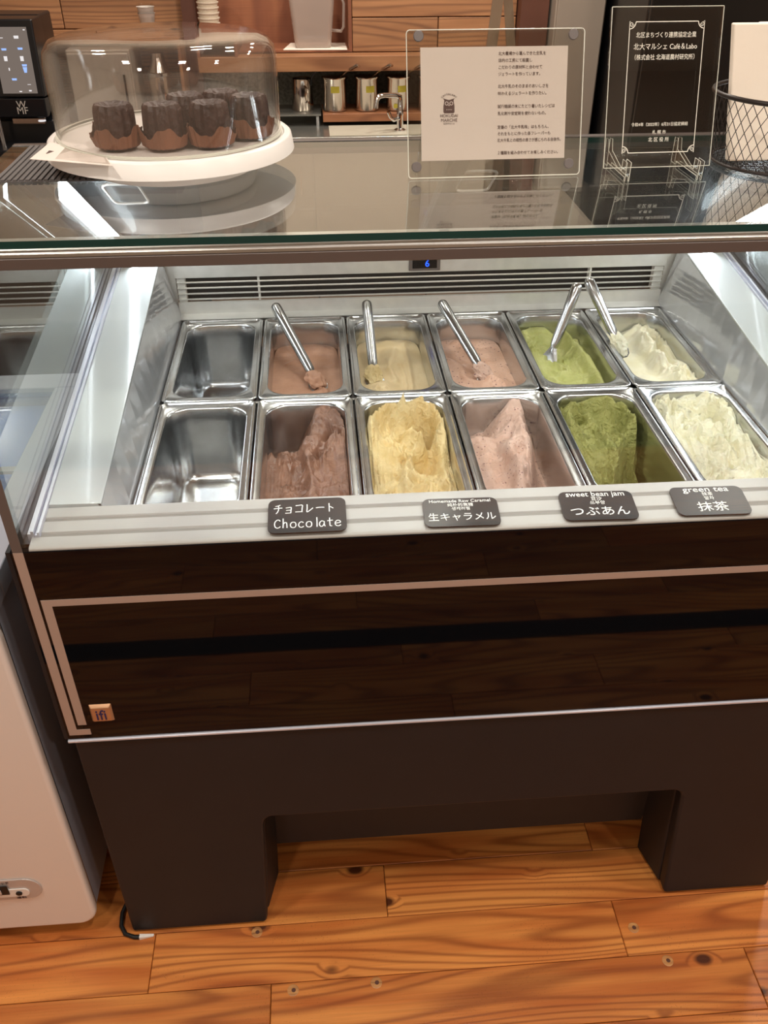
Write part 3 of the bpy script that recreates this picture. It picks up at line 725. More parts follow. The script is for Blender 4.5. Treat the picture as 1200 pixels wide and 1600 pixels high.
# --- back row.  local y: +.153 at the back, -.153 at the front
def b_choc(x, y):
    h = -.052+.0015*fbm((x*16, y*16, 51))+.0008*math.sin(x*90+y*40+6*noise.noise(Vector((x*14, y*14, 5))))
    h += .003*ln(x, y, [(-.04,.06),(-.02,.078),(.0,.064)], .004)
    h += .004*ln(x, y, [(.020,-.02),(.038,-.06),(.034,-.11),(.016,-.13),(.006,-.10)], .006)
    return h
def b_cara(x, y):
    h = -.048+.002*fbm((x*14, y*10, 61))
    h += .006*ln(x, y, [(.0,.14),(.014,.10),(.0,.05),(-.004,.02),(.004,-.04)], .006)
    h += .004*ln(x, y, [(.035,.13),(.036,.05),(.032,-.08)], .005)
    h += .0035*ln(x, y, [(.018,.04),(.024,-.02),(.02,-.09)], .004)
    h += (.016+.005*fine(x*.6, y*.6, 2))*G(x, y, -.028, -.080, .024, .040)
    return h
def b_bean(x, y):
    h = -.050+.002*fbm((x*16, y*16, 71))
    h += .006*ln(x, y, [(-.02,.13),(-.004,.08),(.002,.02),(.02,-.05)], .012)
    h += .006*ln(x, y, [(-.052,.05),(-.03,.02),(-.03,-.03),(.0,-.07)], .008)
    h += (.014+.004*fine(x*.6, y*.6, 7))*G(x, y, .026, -.070, .028, .034)
    return h
def b_tea(x, y):
    h = -.048+.003*fbm((x*18, y*18, 81))
    h += .018*sstep(.085, .125, y)*(1-sstep(-.005, .025, x))
    h += .022*ln(x, y, [(.036,.115),(.040,.07),(.048,.02),(.054,-.05),(.050,-.10)], .011)
    h += .010*G(x, y, -.038, .05, .020, .045)
    h += .006*ln(x, y, [(-.03,.03),(-.01,.055),(.016,.035),(.008,-.02),(-.014,-.035),(-.03,-.01)], .006)
    h += .004*ln(x, y, [(-.045,-.03),(-.01,-.075),(.03,-.06)], .005)
    h += .0065*(fold(x, y, 26, 83)-.4)*sstep(-.09, -.01, y)+.0008*fine(x, y, 84)
    return cap(h, -.006)
def b_milk(x, y):
    h = -.048+.002*fbm((x*18, y*18, 91))
    r_ = sstep(.000, .028, x+.010*noise.noise(Vector((y*22, 1, 9))))
    h += .022*ln(x, y, [(.020,.105),(.016,.07),(.020,.02),(.018,-.03)], .013)
    h += r_*.012
    h -= .024*ln(x, y, [(.050,.08),(.046,.03),(.040,-.04)], .008)
    h += .016*G(x, y, .045, -.08, .018, .045)
    h += .010*G(x, y, -.014, -.075, .022, .028)
    h += r_*.013*(fold(x, y, 34, 94)-.4)+.0012*fine(x, y, 95)*(.3+r_)
    return cap(h, -.004)
ice('chocolate_ice_cream', 'smooth milky brown chocolate ice cream with a spatula in it, back row', pcx(1), YBc, b_choc, MI['choc2'], 6)
ice('caramel_ice_cream', 'smooth swirled beige caramel ice cream with a spatula in it, back row', pcx(2), YBc, b_cara, MI['cara2'], 7)
ice('bean_jam_ice_cream', 'smooth peach coloured bean jam ice cream with purple flecks, back row', pcx(3), YBc, b_bean, MI['bean2'], 8)
ice('green_tea_ice_cream', 'light green swirled tea ice cream with a spatula in it, back row', pcx(4), YBc, b_tea, MI['tea2'], 9)
ice('milk_ice_cream', 'white milk ice cream with a torn yellowish lump, back row', pcx(5), YBc, b_milk, MI['milk2'], 10)

# ------------------------------------------------------------------ spatulas
def spatula(label, top, bot, m_ice, blade_len=.05, face=0.0):
    top, bot = Vector(top), Vector(bot); d = (bot-top).normalized()
    t = thing('spatula', label, 'spatula', tuple(bot), 'spatulas in the back row of pans')
    b = BM(); L_ = (bot-top).length
    tube(b, [top, top+d*.004, top+d*.010, top+d*.05, top+d*.052, bot-d*.012, bot], [.0070,.0100,.0108,.0106,.0100,.0096,.0070], 16)
    obj('handle', b, M['pan'], t, smooth=True)
    side = d.cross(Vector((0,0,1))).normalized(); nrm = side.cross(d).normalized()
    b = BM(); loops = []
    for k, (s_, w, th) in enumerate(((0,.006,.004),(.010,.010,.003),(.022,.016,.0018),(.036,.019,.0012),(.046,.016,.0010),(.052,.007,.0008))):
        p = bot+d*(s_-.004)
        loops.append([tuple(p+side*u*w+nrm*v*th) for u, v in ((1,0),(.6,.8),(0,1),(-.6,.8),(-1,0),(-.6,-.8),(0,-1),(.6,-.8))])
    loft(b, loops); obj('blade', b, M['pan'], t, smooth=True)
    # ice cream sticking to the blade
    if m_ice:
        b = BM(); bmesh.ops.create_icosphere(b, subdivisions=4, radius=1)
        for v in b.verts:
            q = v.co.copy(); k = 1+.35*fbm((q.x*2.2+top.x*9, q.y*2.2, q.z*2.2))
            v.co = bot+d*(.018)+side*q.x*.017*k+d*q.y*.024*k+nrm*(q.z*.007*k+.003)
        o = obj('ice_cream_smear', b, m_ice, t, smooth=True)
spatula('steel spatula with a chocolate coated blade leaning to the right', (.192,.338,.942), (.262,.165,.872), MI['choc2'])
spatula('steel spatula standing straight in caramel ice cream', (.378,.335,.944), (.380,.165,.880), MI['cara'])
spatula('steel spatula leaning to the right in the bean jam ice cream', (.530,.325,.944), (.585,.165,.878), MI['bean'])
spatula('steel spatula leaning to the left in the green tea ice cream', (.790,.262,1.000), (.742,.212,.888), None)
spatula('steel spatula leaning to the left over the milk ice cream pan edge', (.816,.285,1.000), (.858,.200,.915), MI['milk'])

# ------------------------------------------------------------------ flavour labels on the sill
HAND = {
 'チ': [[(.78,1.0),(.5,.90),(.18,.84)],[(0,.58),(.5,.62),(1,.64)],[(.55,.88),(.56,.5),(.46,.2),(.26,0)]],
 'ョ': [[(.18,.62),(.5,.66),(.8,.66),(.78,.3),(.76,0)],[(.22,.34),(.76,.36)],[(.12,.02),(.76,.03)]],
 'コ': [[(.1,.84),(.5,.88),(.88,.88),(.86,.5),(.82,.10)],[(.06,.12),(.5,.13),(.92,.12)]],
 'レ': [[(.22,.96),(.22,.5),(.20,.08),(.5,.22),(.9,.52)]],
 'ー': [[(.02,.50),(.5,.55),(1,.53)]],
 'ト': [[(.35,.98),(.36,.5),(.35,.0)],[(.36,.62),(.6,.52),(.82,.38)]],
 'C': [[(.92,.80),(.7,.95),(.4,.92),(.12,.7),(.06,.4),(.2,.12),(.5,.02),(.8,.08),(.95,.2)]],
 'h': [[(.15,1.1),(.17,.5),(.15,0)],[(.16,.42),(.4,.62),(.68,.58),(.74,.3),(.76,0)]],
 'o': [[(.5,.64),(.2,.56),(.06,.32),(.18,.08),(.5,0),(.8,.08),(.92,.34),(.78,.58),(.5,.64)]],
 'c': [[(.86,.52),(.6,.64),(.28,.56),(.10,.3),(.26,.06),(.6,0),(.9,.12)]],
 'l': [[(.5,1.1),(.52,.5),(.5,0)]],
 'a': [[(.80,.56),(.45,.64),(.15,.48),(.08,.2),(.3,.0),(.6,.08),(.80,.36),(.82,.60),(.82,.2),(.96,0)]],
 't': [[(.45,.98),(.46,.4),(.5,.06),(.8,.02)],[(.05,.62),(.5,.66),(.95,.68)]],
 'e': [[(.10,.30),(.5,.34),(.88,.40),(.78,.58),(.45,.64),(.14,.48),(.06,.22),(.3,.02),(.65,0),(.95,.12)]],
}
def handwrite(word, x, y, cw, h, w, m, parent, z):
    b = BM(); 
    for i, ch in enumerate(word):
        k = cw*(1.05 if ch != 'l' else .7)
        for st_ in HAND[ch]:
            P = [Vector((x+px*cw*.86, y+py*h)) for px, py in st_]
            # Catmull-Rom smoothing
            Q = []
            for a in range(len(P)-1):
                p0, p1, p2, p3 = P[max(a-1,0)], P[a], P[a+1], P[min(a+2,len(P)-1)]
                for q in range(5):
                    t = q/5; Q.append(.5*((2*p1)+(p2-p0)*t+(2*p0-5*p1+4*p2-p3)*t*t+(-p0+3*p1-3*p2+p3)*t**3))
            Q.append(P[-1]); strokes(b, [[tuple(v) for v in Q]], w, z, 0)
        x += k
    return obj('lettering', b, m, parent, local=True)
def flavour(label, cx, cy, rz, hx, hy, lines, zoff=0, hand=None):
    slope = math.atan2(.0105, .075)
    z = .9325+(cy+.4285)*math.tan(slope)+.0042+zoff
    t = thing('flavour_label', label, 'label', (cx, cy, z), 'flavour labels on the sill', (slope, 0, rz))
    b = BM(); prism_z(b, rrect(hx, hy, .010, 5), -.0008, .0008); obj('plate', b, M['label'], t, local=True)
    for body, size, x, y, xs in lines:
        text_obj('lettering', body, size, M['chalk'], t, Matrix.Translation((x, y, .0010)), xscale=xs)
    for args in hand or []: handwrite(*args, M['chalk'], t, .0012)
flavour('dark flavour label with handwritten white word Chocolate, leftmost on the sill', .2535, -.3985, .0, .0525, .0325, [], .002,
        [('チョコレート', -.0450, .0045, .0135, .0170, .0014), ('Chocolate', -.0440, -.0235, .0100, .0165, .0014)])
flavour('dark flavour label reading Homemade Raw Caramel, second from the left', .4625, -.403, -.02, .0515, .0275,
        [('Homemade Raw Caramel', .0082, 0, .0215, 1.0), ('纯朴的焦糖', .0072, 0, .0135, 1), ('생캐러멜', .0070, 0, .0060, 1), ('生キャラメル', .0165, 0, -.0105, .94)])
flavour('dark flavour label reading sweet bean jam, third from the left', .6525, -.402, -.03, .0515, .0285,
        [('sweet bean jam', .0135, 0, .0225, .98), ('豆沙', .0078, 0, .0130, 1), ('쓰부앙', .0078, 0, .0050, 1), ('つぶあん', .0190, 0, -.0125, 1.1)])
flavour('dark flavour label reading green tea, rightmost on the sill', .8105, -.402, -.02, .0515, .0285,
        [('green tea', .0150, 0, .0225, 1.15), ('抹茶', .0078, 0, .0128, 1), ('말차', .0078, 0, .0045, 1), ('抹茶', .0200, 0, -.0135, 1.1)])

# ------------------------------------------------------------------ cake stand with domed lid and canelés
CX, CY = .103, -.150
zp = 1.376
st = thing('cake_stand', 'low round white cake stand with a clear dome lid, on the glass top', 'cake stand', (CX, CY, ZT))
b = BM(); lathe(b, [(.100,ZT+.0005),(.105,ZT+.002),(.105,ZT+.010),(.100,ZT+.020),(.090,ZT+.024)], 72, CX, CY); obj('foot', b, M['white'], st, smooth=True)
b = BM(); lathe(b, [(.085,ZT+.0245),(.146,ZT+.0245),(.1535,ZT+.021),(.1555,ZT+.0215),(.1525,zp-.002),(.1500,zp),(.1440,zp),(.1425,zp-.002),(.060,zp-.0022)], 96, CX, CY); obj('plate', b, M['white'], st, smooth=True, bevel=0)
dm = [(.1395,zp+.0005),(.1398,zp+.05),(.1400,zp+.085),(.1375,zp+.098),(.130,zp+.1075),(.118,zp+.1115),(.06,zp+.1125)]
b = BM(); lathe(b, dm, 96, CX, CY, cap0=False)
ins = [(r-.0028, z-(.0028 if i > 3 else 0)) for i, (r, z) in enumerate(dm)]
dome = obj('dome_lid', b, M['dome'], st, smooth=True)
b = BM(); lathe(b, ins, 96, CX, CY, cap0=False); obj('dome_lining', b, M['dome'], dome, smooth=True)
b = BM(); lathe(b, [(.1368,zp+.0003),(.1412,zp+.0003),(.1412,zp+.003),(.1368,zp+.003)], 96, CX, CY, cap0=False, cap1=False); obj('rim', b, M['edge'], dome)
def canele(cx, cy, rz, label):
    t = thing('canele_cake', label, 'cake', (cx, cy, zp+.0003), 'dark fluted cakes under the dome')
    bm = BM(); n = 72; loops = []
    z0 = zp+.001
    for r, z, a in ((.0235,.0,.0),(.0245,.006,.02),(.0235,.02,.06),(.0225,.038,.08),(.0215,.044,.09),(.0195,.0475,.08),(.0165,.0470,.06),(.0120,.0440,.0),(.005,.0425,.0)):
        lp = []
        for k in range(n):
            th = 2*math.pi*k/n; rr = r*(1+a*math.cos(12*th+rz))+.0007*noise.noise(Vector((math.cos(th)*4+cx*50, math.sin(th)*4, z*150)))
            lp.append((cx+rr*math.cos(th), cy+rr*math.sin(th), z0+z+.0008*noise.noise(Vector((th*3, z*90, cx*40)))))
        loops.append(lp)
    loft(bm, loops); obj('cake', bm, M['cake'], t, smooth=True)
    bm = BM(); loops = []; n = 56
    for i, (r, z) in enumerate(((.0215,.0002),(.0262,.003),(.0285,.012),(.0300,.020))):
        lp = []
        for k in range(n):
            th = 2*math.pi*k/n; cr = math.cos(5*th+rz*3)+.6*math.cos(9*th+rz)
            rr = r+.0014*cr*i/3+.0008*math.sin(23*th); zz = z+(.0055*math.cos(4*th+rz*5)+.002*math.cos(11*th))*(1 if i == 3 else .4 if i == 2 else 0)
            lp.append((cx+rr*math.cos(th), cy+rr*math.sin(th), zp+.0004+zz))
        loops.append(lp)
    loft(bm, loops, cap1=False); obj('paper_cup', bm, M['wrap'], t, solid=.0006)
for x, y, rz, l in ((.049,-.222,.3,'dark fluted cake in brown paper at the left of the dome'),
                    (.106,-.226,1.1,'dark fluted cake in brown paper, middle of the front row under the dome'),
                    (.161,-.219,2.0,'dark fluted cake in brown paper, right of the front row under the dome'),
                    (.128,-.168,.7,'dark fluted cake in the back row, seen between the front ones'),
                    (.170,-.150,2.6,'dark fluted cake in the back row, behind the right front one'),
                    (.206,-.178,1.6,'dark fluted cake in brown paper at the right edge of the dome')):
    canele(x, y, rz, l)
# ribbed mat and price card by the stand
b = BM(); n = 44
pts = []
for k in range(n+1): pts.append((-.108+.24*k/n, .0016+.0012*math.sin(k*math.pi)))
b = BM()
for k in range(30): box(b, -.110+.0075*k, -.110+.0075*k+.0048, -.215, -.035, ZT+.0016, ZT+.0034)
box(b, -.112, .117, -.216, -.034, ZT+.0002, ZT+.0016)
# keep the mat under the foot
for v in b.verts: v.co.z = min(v.co.z, ZT+.0034)
bmesh.ops.delete(b, geom=[f for f in b.faces if f.calc_center_median().x > .012], context='FACES')
tag(obj('ribbed_mat', b, M['mat_']), 'grey ribbed mat at the left under the white cake stand', 'mat')
cd = thing('price_card', 'white card under clear plastic lying on the left front rim of the cake stand', 'card', (-.012,-.262,zp+.001))
A, B_, C_, D_ = Vector((-.047,-.262,zp-.0030)), Vector((.056,-.308,zp-.0010)), Vector((.046,-.2845,zp+.0022)), Vector((-.036,-.2000,zp+.0022))
def quad(bm, u0, u1, v0, v1, off, th=.0003):
    q = []
    for u, v in ((u0,v0),(u1,v0),(u1,v1),(u0,v1)): q.append(A.lerp(B_, u).lerp(D_.lerp(C_, u), v)+Vector((0,0,off)))
    loft(bm, [[tuple(p) for p in q], [tuple(p+Vector((0,0,th))) for p in q]])
b = BM(); quad(b, 0, 1, 0, 1, 0, .0005); obj('card_sheet', b, M['paper'], cd)
b = BM(); quad(b, .12, .26, .35, .55, .0006, .0001)
for k in range(4): quad(b, .40, .90-.05*k, .84-.17*k, .90-.17*k, .0006, .0001)
obj('printing', b, M['ink'], cd)
b = BM(); quad(b, .30, .98, .10, .96, .0009, .0003); obj('plastic_cover', b, M['acryl'], cd)

# ------------------------------------------------------------------ acrylic sign with paper
SH, LEAN = .1645, .30
sg = thing('acrylic_sign', 'clear acrylic sign holding a white printed sheet, leaning back on the glass top', 'sign', (.5085,-.2315,ZT+.0005), None, (-LEAN,0,.02))
hw = .1085
b = BM(); prism_y(b, rrect(hw, SH/2, .004, 3, 0, SH/2), .003, .006); obj('back_sheet', b, M['acryl'], sg, local=True)
b = BM(); prism_y(b, rrect(hw, SH/2, .004, 3, 0, SH/2), -.0035, -.0005); obj('front_sheet', b, M['acryl'], sg, local=True)
b = BM(); pr = [(x, .0, z) for x, z in rrect(hw, SH/2, .004, 3, 0, SH/2)]; tube(b, [(x,-.0037,z) for x,_,z in pr]+[(pr[0][0],-.0037,pr[0][2])], .0006, 6); obj('bright_edge', b, M['edge'], sg, local=True)
b = BM(); box(b, -.0915, .0895, -.0003, .0003, .020, .1465); obj('printed_sheet', b, M['paper'], sg, local=True)
SX = Matrix.Rotation(math.pi/2, 4, 'X')
def sgt(body, size, x, z, al='LEFT', xs=1.0): return text_obj('lettering', body, size, M['ink'], sg, Matrix.Translation((x,-.0006,z)) @ SX, al, .0001, xs)
for body, z in (('北大農場から運んできた生乳を',.1385),('店内の工房にて殺菌し',.1310),('こだわりの原材料と合わせて',.1235),('ジェラートを作っています。',.1160),
                ('北大牛乳のそのままのおいしさを',.1025),('味わえるジェラートを作りたい。',.0945),
                ('試行錯誤の末にたどり着いたレシピは',.0800),('乳化剤や安定剤を使わないもの。',.0720),
                ('定番の「北大牛乳味」はもちろん、',.0565),('それをもとに作った各フレーバーも',.0490),('北大牛乳との相性の良さが感じられる自信作。',.0415),
                ('２種類を組み合わせてお楽しみください。',.0270)):
    sgt(body, .0046, .0035, z, xs=.86 if len(body) > 19 else .92)
sgt('HOKUDAI', .0050, -.0570, .0708, 'CENTER', .98); sgt('MARCHE', .0052, -.0570, .0658, 'CENTER', 1.0); sgt('北大マルシェ', .0024, -.0570, .0620, 'CENTER')
for i, ch in enumerate('CAFÉ&LABO'):     # arched line above the owl
    a = math.radians(-46+92*i/8); text_obj('lettering', ch, .0030, M['ink'], sg, Matrix.Translation((-.0570+.0115*math.sin(a),-.0006,.0845+.0105*math.cos(a))) @ SX @ Matrix.Rotation(-a, 4, 'Z'), 'CENTER', .0001)
b = BM()
pr = [(-.0068,.0750),(-.0058,.0738),(.0058,.0738),(.0068,.0750),(.0068,.0820),(.0060,.0862),(.0058,.0885),(.0072,.0905),(.0030,.0893),(0,.0886),(-.0030,.0893),(-.0072,.0905),(-.0058,.0885),(-.0060,.0862),(-.0068,.0820)]
prism_y(b, [(-.0570+x, z) for x, z in pr], -.0006, -.0004); owl = obj('owl_emblem', b, M['ink'], sg, local=True)
b = BM()
for s_ in (-1, 1):
    cx_ = -.0570+s_*.0028; ring = [(cx_+.0019*math.cos(a*math.pi/6), .0848+.0019*math.sin(a*math.pi/6)) for a in range(13)]
    strokes(b, [ring], .0006)
strokes(b, [[(-.0576,.0832),(-.0570,.0820),(-.0564,.0832)]], .0007)
for k in range(4): strokes(b, [[(-.0602+.0019*k,.0782),(-.0597+.0019*k,.0772),(-.0592+.0019*k,.0782)]], .0004)
for v in b.verts: v.co = Vector((v.co.x, -.0008, v.co.y))
obj('owl_face', b, M['paper'], owl, local=True)
for x, z in ((-.0985,.013),(.0945,.013),(-.0940,.158),(.0945,.158)):
    b = BM(); lathe(b, [(.0062,-.0004),(.0062,.0014),(.0055,.0022)], 20)
    bmesh.ops.rotate(b, verts=b.verts[:], cent=(0,0,0), matrix=Matrix.Rotation(math.pi/2, 3, 'X')); bmesh.ops.translate(b, verts=b.verts[:], vec=(x,-.0036,z)); obj('magnet', b, M['dullalu'], sg, local=True, smooth=False)
b = BM()   # back foot of the easel
c_, s_ = math.cos(LEAN), math.sin(LEAN)
for xx in (-.085, .085):
    # prop that reaches the glass behind the sheet
    p_top = Vector((xx, .0065, .085)); p_bot = Vector((xx, .0065+.085*math.tan(.62)*0, 0))
    # foot point in local axes: world offset (0, .075, 0)
    fy = .078; loc = Vector((xx, fy*c_, fy*-s_*-1*0+fy*s_*-1))
    loc = Vector((xx, fy*c_, -fy*s_)) if False else Vector((xx, fy*math.cos(LEAN), fy*math.sin(LEAN)))
    tube(b, [p_top, loc], .0022, 8)
obj('prop', b, M['acryl'], sg, local=True)

# ------------------------------------------------------------------ engraved plaque in an acrylic stand
PLN = .27
pq = thing('engraved_plaque', 'tall clear glass plaque with frosted engraved lettering, beside the wire basket', 'plaque', (.7145,-.2375,ZT+.010), None, (-PLN,0,.03))
PH = .178
b = BM(); loft(b, [[(-.0690,0,0),(.0690,0,0),(.0690,0,PH),(-.0690,0,PH)], [(-.0690,.006,0),(.0690,.006,0),(.0690,.006,PH),(-.0690,.006,PH)]]); obj('glass_plate', b, M['acryl'], pq, local=True)
b = BM()
for a_, c__ in (((-.069,0,0),(-.069,0,PH)),((.069,0,0),(.069,0,PH)),((-.069,0,PH),(.069,0,PH)),((-.069,0,0),(.069,0,0))): tube(b, [a_, c__], .0005, 6)
obj('plate_edge', b, M['edge'], pq, local=True)
def pqt(body, size, z, xs=1): return text_obj('lettering', body, size, M['etch'], pq, Matrix.Translation((-.0005,-.0004,z)) @ SX, 'CENTER', .0001, xs)
pqt('北区まちづくり連携協定企業', .0066, .1475, .88); pqt('北大マルシェ Café＆Labo', .0078, .1350, .92); pqt('（株式会社 北海道農村研究所）', .0066, .1235, .88)
pqt('令和4年（2022年）6月21日協定締結', .0048, .0490, .95); pqt('札 幌 市', .0050, .0400); pqt('北 区 役 所', .0056, .0315)
b = BM(); fx0, fx1, fz0, fz1 = -.0465, .0460, .0170, .1620; rr = .0075
strokes(b, [[(fx0+rr,fz1),(fx1-rr,fz1)],[(fx0+rr,fz0),(fx1-rr,fz0)],[(fx0,fz0+rr),(fx0,fz1-rr)],[(fx1,fz0+rr),(fx1,fz1-rr)]], .0009)
for sx_, sz_, ox, oz in ((1,-1,fx0,fz1),(-1,-1,fx1,fz1),(1,1,fx0,fz0),(-1,1,fx1,fz0)):
    strokes(b, [[(ox+sx_*rr*math.cos(a), oz+sz_*rr*math.sin(a)) for a in [math.pi/2*k/6 for k in range(7)]]], .0009)
    strokes(b, [[(ox+sx_*(.0025+(.0028-.0022*k/12)*math.cos(k*.7)), oz+sz_*(.0025+(.0028-.0022*k/12)*math.sin(k*.7))) for k in range(13)]], .0006)
    strokes(b, [[(ox-sx_*.0002, oz+sz_*rr),(ox-sx_*.0002, oz-sz_*.0008),(ox+sx_*.002,oz+sz_*.001)]], .0006)
for v in b.verts: v.co = Vector((v.co.x, -.0004, v.co.y))
obj('engraved_border', b, M['etch'], pq, local=True)
ps = thing('plaque_stand', 'clear acrylic stand with notched feet carrying the engraved plaque', 'stand', (.7145,-.23,ZT+.0004))
for s_ in (-1, 1):
    x = .7145+s_*.046
    b = BM(); pf = [(-.266,0),(-.262,.0),(-.262,.004),(-.190,.004),(-.190,0),(-.172,0),(-.172,.030),(-.182,.031),(-.187,.018),(-.2270,.0085),(-.248,.0085),(-.248,.022),(-.266,.022)]
    pf = [(y_, ZT+.0006+z_) for y_, z_ in pf]; prism_x(b, pf, x-.0025, x+.0025); leg_ = obj('side_bracket', b, M['acryl'], ps)
    b = BM(); tube(b, [(x-s_*.0025,y_,z_) for y_, z_ in pf]+[(x-s_*.0025,pf[0][0],pf[0][1])], .0004, 5); tube(b, [(x+s_*.0025,y_,z_) for y_, z_ in pf]+[(x+s_*.0025,pf[0][0],pf[0][1])], .0003, 5); obj('bright_edge', b, M['edge'], leg_)
b = BM(); box(b, .6710, .7580, -.180, -.174, ZT+.006, ZT+.020); box(b, .6710, .7580, -.222, -.216, ZT+.005, ZT+.009)
for q in ((-.180,ZT+.020),(-.222,ZT+.009)): tube(b, [(.671,q[0],q[1]),(.758,q[0],q[1])], .0006, 5)
obj('cross_bar', b, M['acryl'], ps)

# ------------------------------------------------------------------ wire basket of napkins
BX, BY = .893, -.192
bk = thing('wire_basket', 'dark wire mesh basket at the right end of the glass top', 'basket', (BX, BY, ZT))
def rad(t): return .083+.013*t+.003*math.exp(-t*18)*0
b = BM(); bh = .082; nd = 44
b = BM()
for sgn in (1, -1):
    for k in range(nd):
        pts = [(BX+rad(t)*math.cos(2*math.pi*k/nd+sgn*t*.52), BY+rad(t)*math.sin(2*math.pi*k/nd+sgn*t*.52), ZT+.004+bh*t) for t in [i/5 for i in range(6)]]
        tube(b, pts, .00055, 3, cap=False)
obj('mesh_wall', b, M['wire'], bk)['kind'] = 'stuff'
b = BM()
for k in range(-9, 10):
    w = math.sqrt(max(0, .083**2-(k*.009)**2)); tube(b, [(BX+k*.009,BY-w,ZT+.003),(BX+k*.009,BY+w,ZT+.003)], .0006, 3, cap=False); tube(b, [(BX-w,BY+k*.009,ZT+.003),(BX+w,BY+k*.009,ZT+.003)], .0006, 3, cap=False)
obj('mesh_bottom', b, M['wire'], bk)['kind'] = 'stuff'
def ring(bm, z, r, t): 
    p = [(BX+r*math.cos(2*math.pi*k/48), BY+r*math.sin(2*math.pi*k/48), z) for k in range(49)]; tube(bm, p, t, 8, cap=False)
b = BM(); ring(b, ZT+.004+bh, rad(1), .0030); obj('rim', b, M['wire'], bk, smooth=True)
b = BM(); ring(b, ZT+.004, rad(0), .0022); obj('base_ring', b, M['wire'], bk, smooth=True)
b = BM()
random.seed(3)
y = BY-.052; 
nap = thing('napkin_stack', 'tall stack of folded white paper napkins standing in the wire basket', 'napkins', (BX, BY, ZT+.006))
for k in range(6):
    b = BM(); yy = BY-.012+k*.0115; x0 = BX-.072+.009*k; x1 = BX+.062-.004*k; top = 1.500-.0012*k-random.uniform(0,.002)
    prism_y(b, [(x0,ZT+.0065),(x1,ZT+.0065),(x1+.004,top),(x0-.029+.003*k,top)], yy, yy+.0105)
    obj('napkin', b, M['napkin'], nap, bevel=.002)

# ------------------------------------------------------------------ tongs behind the sign
tg = thing('serving_tongs', 'steel tongs standing upright behind the acrylic sign', 'tongs', (.546,-.105,ZT))
b = BM(); lathe(b, [(.024,ZT+.0005),(.026,ZT+.002),(.028,ZT+.075)], 32, .546, -.105, cap1=False); obj('clear_cup', b, M['acryl'], tg, smooth=True, solid=.0015)
for s_, dx in ((-1,-.004),(1,.006)):
    b = BM()
    pts = [Vector((.546+s_*.004,-.105,ZT+.004)), Vector((.546+s_*.010-.004,-.105,ZT+.06)), Vector((.546+s_*.012-.014,-.100,ZT+.13)), Vector((.530+s_*.002,-.095,ZT+.215))]
    loops = []
    for p, w in zip(pts, (.007,.009,.0105,.0105)): loops.append([(p.x-w*.6,p.y-w*s_*.6,p.z),(p.x+w*.6,p.y-w*.2,p.z),(p.x+w*.6,p.y-w*.2+.0015,p.z),(p.x-w*.6,p.y-w*s_*.6+.0015,p.z)])
    loft(b, loops); obj('arm', b, M['canister'], tg)

# ------------------------------------------------------------------ chest freezer at the left
fz = thing('chest_freezer', 'white chest freezer with blue lit glass lid, left of the display case', 'freezer', (-.55,-.2,0))
def rprof(z0, z1, x0, x1, r):
    out = []
    for cx_, cz_, a0 in ((x1-r,z1-r,0),(x0+r,z1-r,90),(x0+r,z0+r,180),(x1-r,z0+r,270)):
        for k in range(7): a = math.radians(a0+15*k); out.append((cx_+r*math.cos(a), cz_+r*math.sin(a)))
    return out
b = BM(); prism_y(b, rprof(.035,.80,-.98,-.186,.035), -.428, -.405); obj('front_door', b, M['freezer'], fz, bevel=.008, bseg=3)
b = BM(); box(b, -.97, -.192, -.4045, .25, .05, .80); obj('body', b, M['freezer_side'], fz, bevel=.004)
b = BM(); box(b, -.1915, -.1895, -.404, -.402, .06, .79); obj('side_seam', b, M['chrome'], fz)
b = BM()
for x0, x1, y0, y1 in ((-.98,-.186,-.43,-.37),(-.98,-.186,.20,.26),(-.98,-.93,-.37,.20),(-.236,-.186,-.37,.20)): box(b, x0, x1, y0, y1, .801, .845)
obj('lid_frame', b, M['freezer_side'], fz, bevel=.003)
b = BM(); box(b, -.93, -.236, -.37, .20, .83, .835); obj('glass_lid', b, M['lidglass'], fz)
b = BM(); box(b, -.93, -.236, -.37, .20, .8005, .806); obj('inside', b, M['freezer_in'], fz)
b = BM(); box(b, -.93, -.236, -.095, -.080, .836, .842); obj('lid_handle', b, M['dullalu'], fz)
b = BM(); prism_y(b, rprof(.138,.198,-.52,-.262,.0285), -.4310, -.4285); sw = obj('switch_panel', b, M['silver'], fz, bevel=.001)
b = BM(); prism_y(b, rprof(.150,.172,-.50,-.284,.0105), -.4330, -.4312); obj('inset', b, M['white'], sw)
b = BM(); box(b, -.39, -.318, -.4350, -.4332, .160, .186); obj('switch', b, M['rubber'], sw, bevel=.001)
b = BM(); box(b, -.376, -.330, -.4375, -.4352, .165, .177); obj('rocker', b, M['silver'], sw, bevel=.001)
for x, m_, nm in ((-.302,'rubber','indicator'),(-.352,'badge','indicator')):
    b = BM(); lathe(b, [(.0055,0),(.0055,.002),(.004,.003)], 16); bmesh.ops.rotate(b, verts=b.verts[:], cent=(0,0,0), matrix=Matrix.Rotation(math.pi/2,3,'X')); bmesh.ops.translate(b, verts=b.verts[:], vec=(x,-.4332,.161)); obj(nm, b, M[m_], sw)
fo = Vector(fz.location)
text_obj('lettering', 'クイックスイッチ', .008, M['ink'], sw, Matrix.Translation(Vector((-.345,-.4314,.1905))-fo) @ PXZ)
text_obj('lettering', '運転', .009, M['ink'], sw, Matrix.Translation(Vector((-.302,-.4314,.1440))-fo) @ PXZ)
b = BM()
for x in (-.93,-.24):
    for y in (-.36,.18): box(b, x-.02, x+.02, y-.02, y+.02, .001, .05)
obj('foot', b, M['rubber'], fz)
b = BM(); box(b, -.1888, -.1865, -.06, .18, .38, .62)
for k in range(12): box(b, -.1865, -.1850, -.05, .17, .39+.019*k, .398+.019*k)
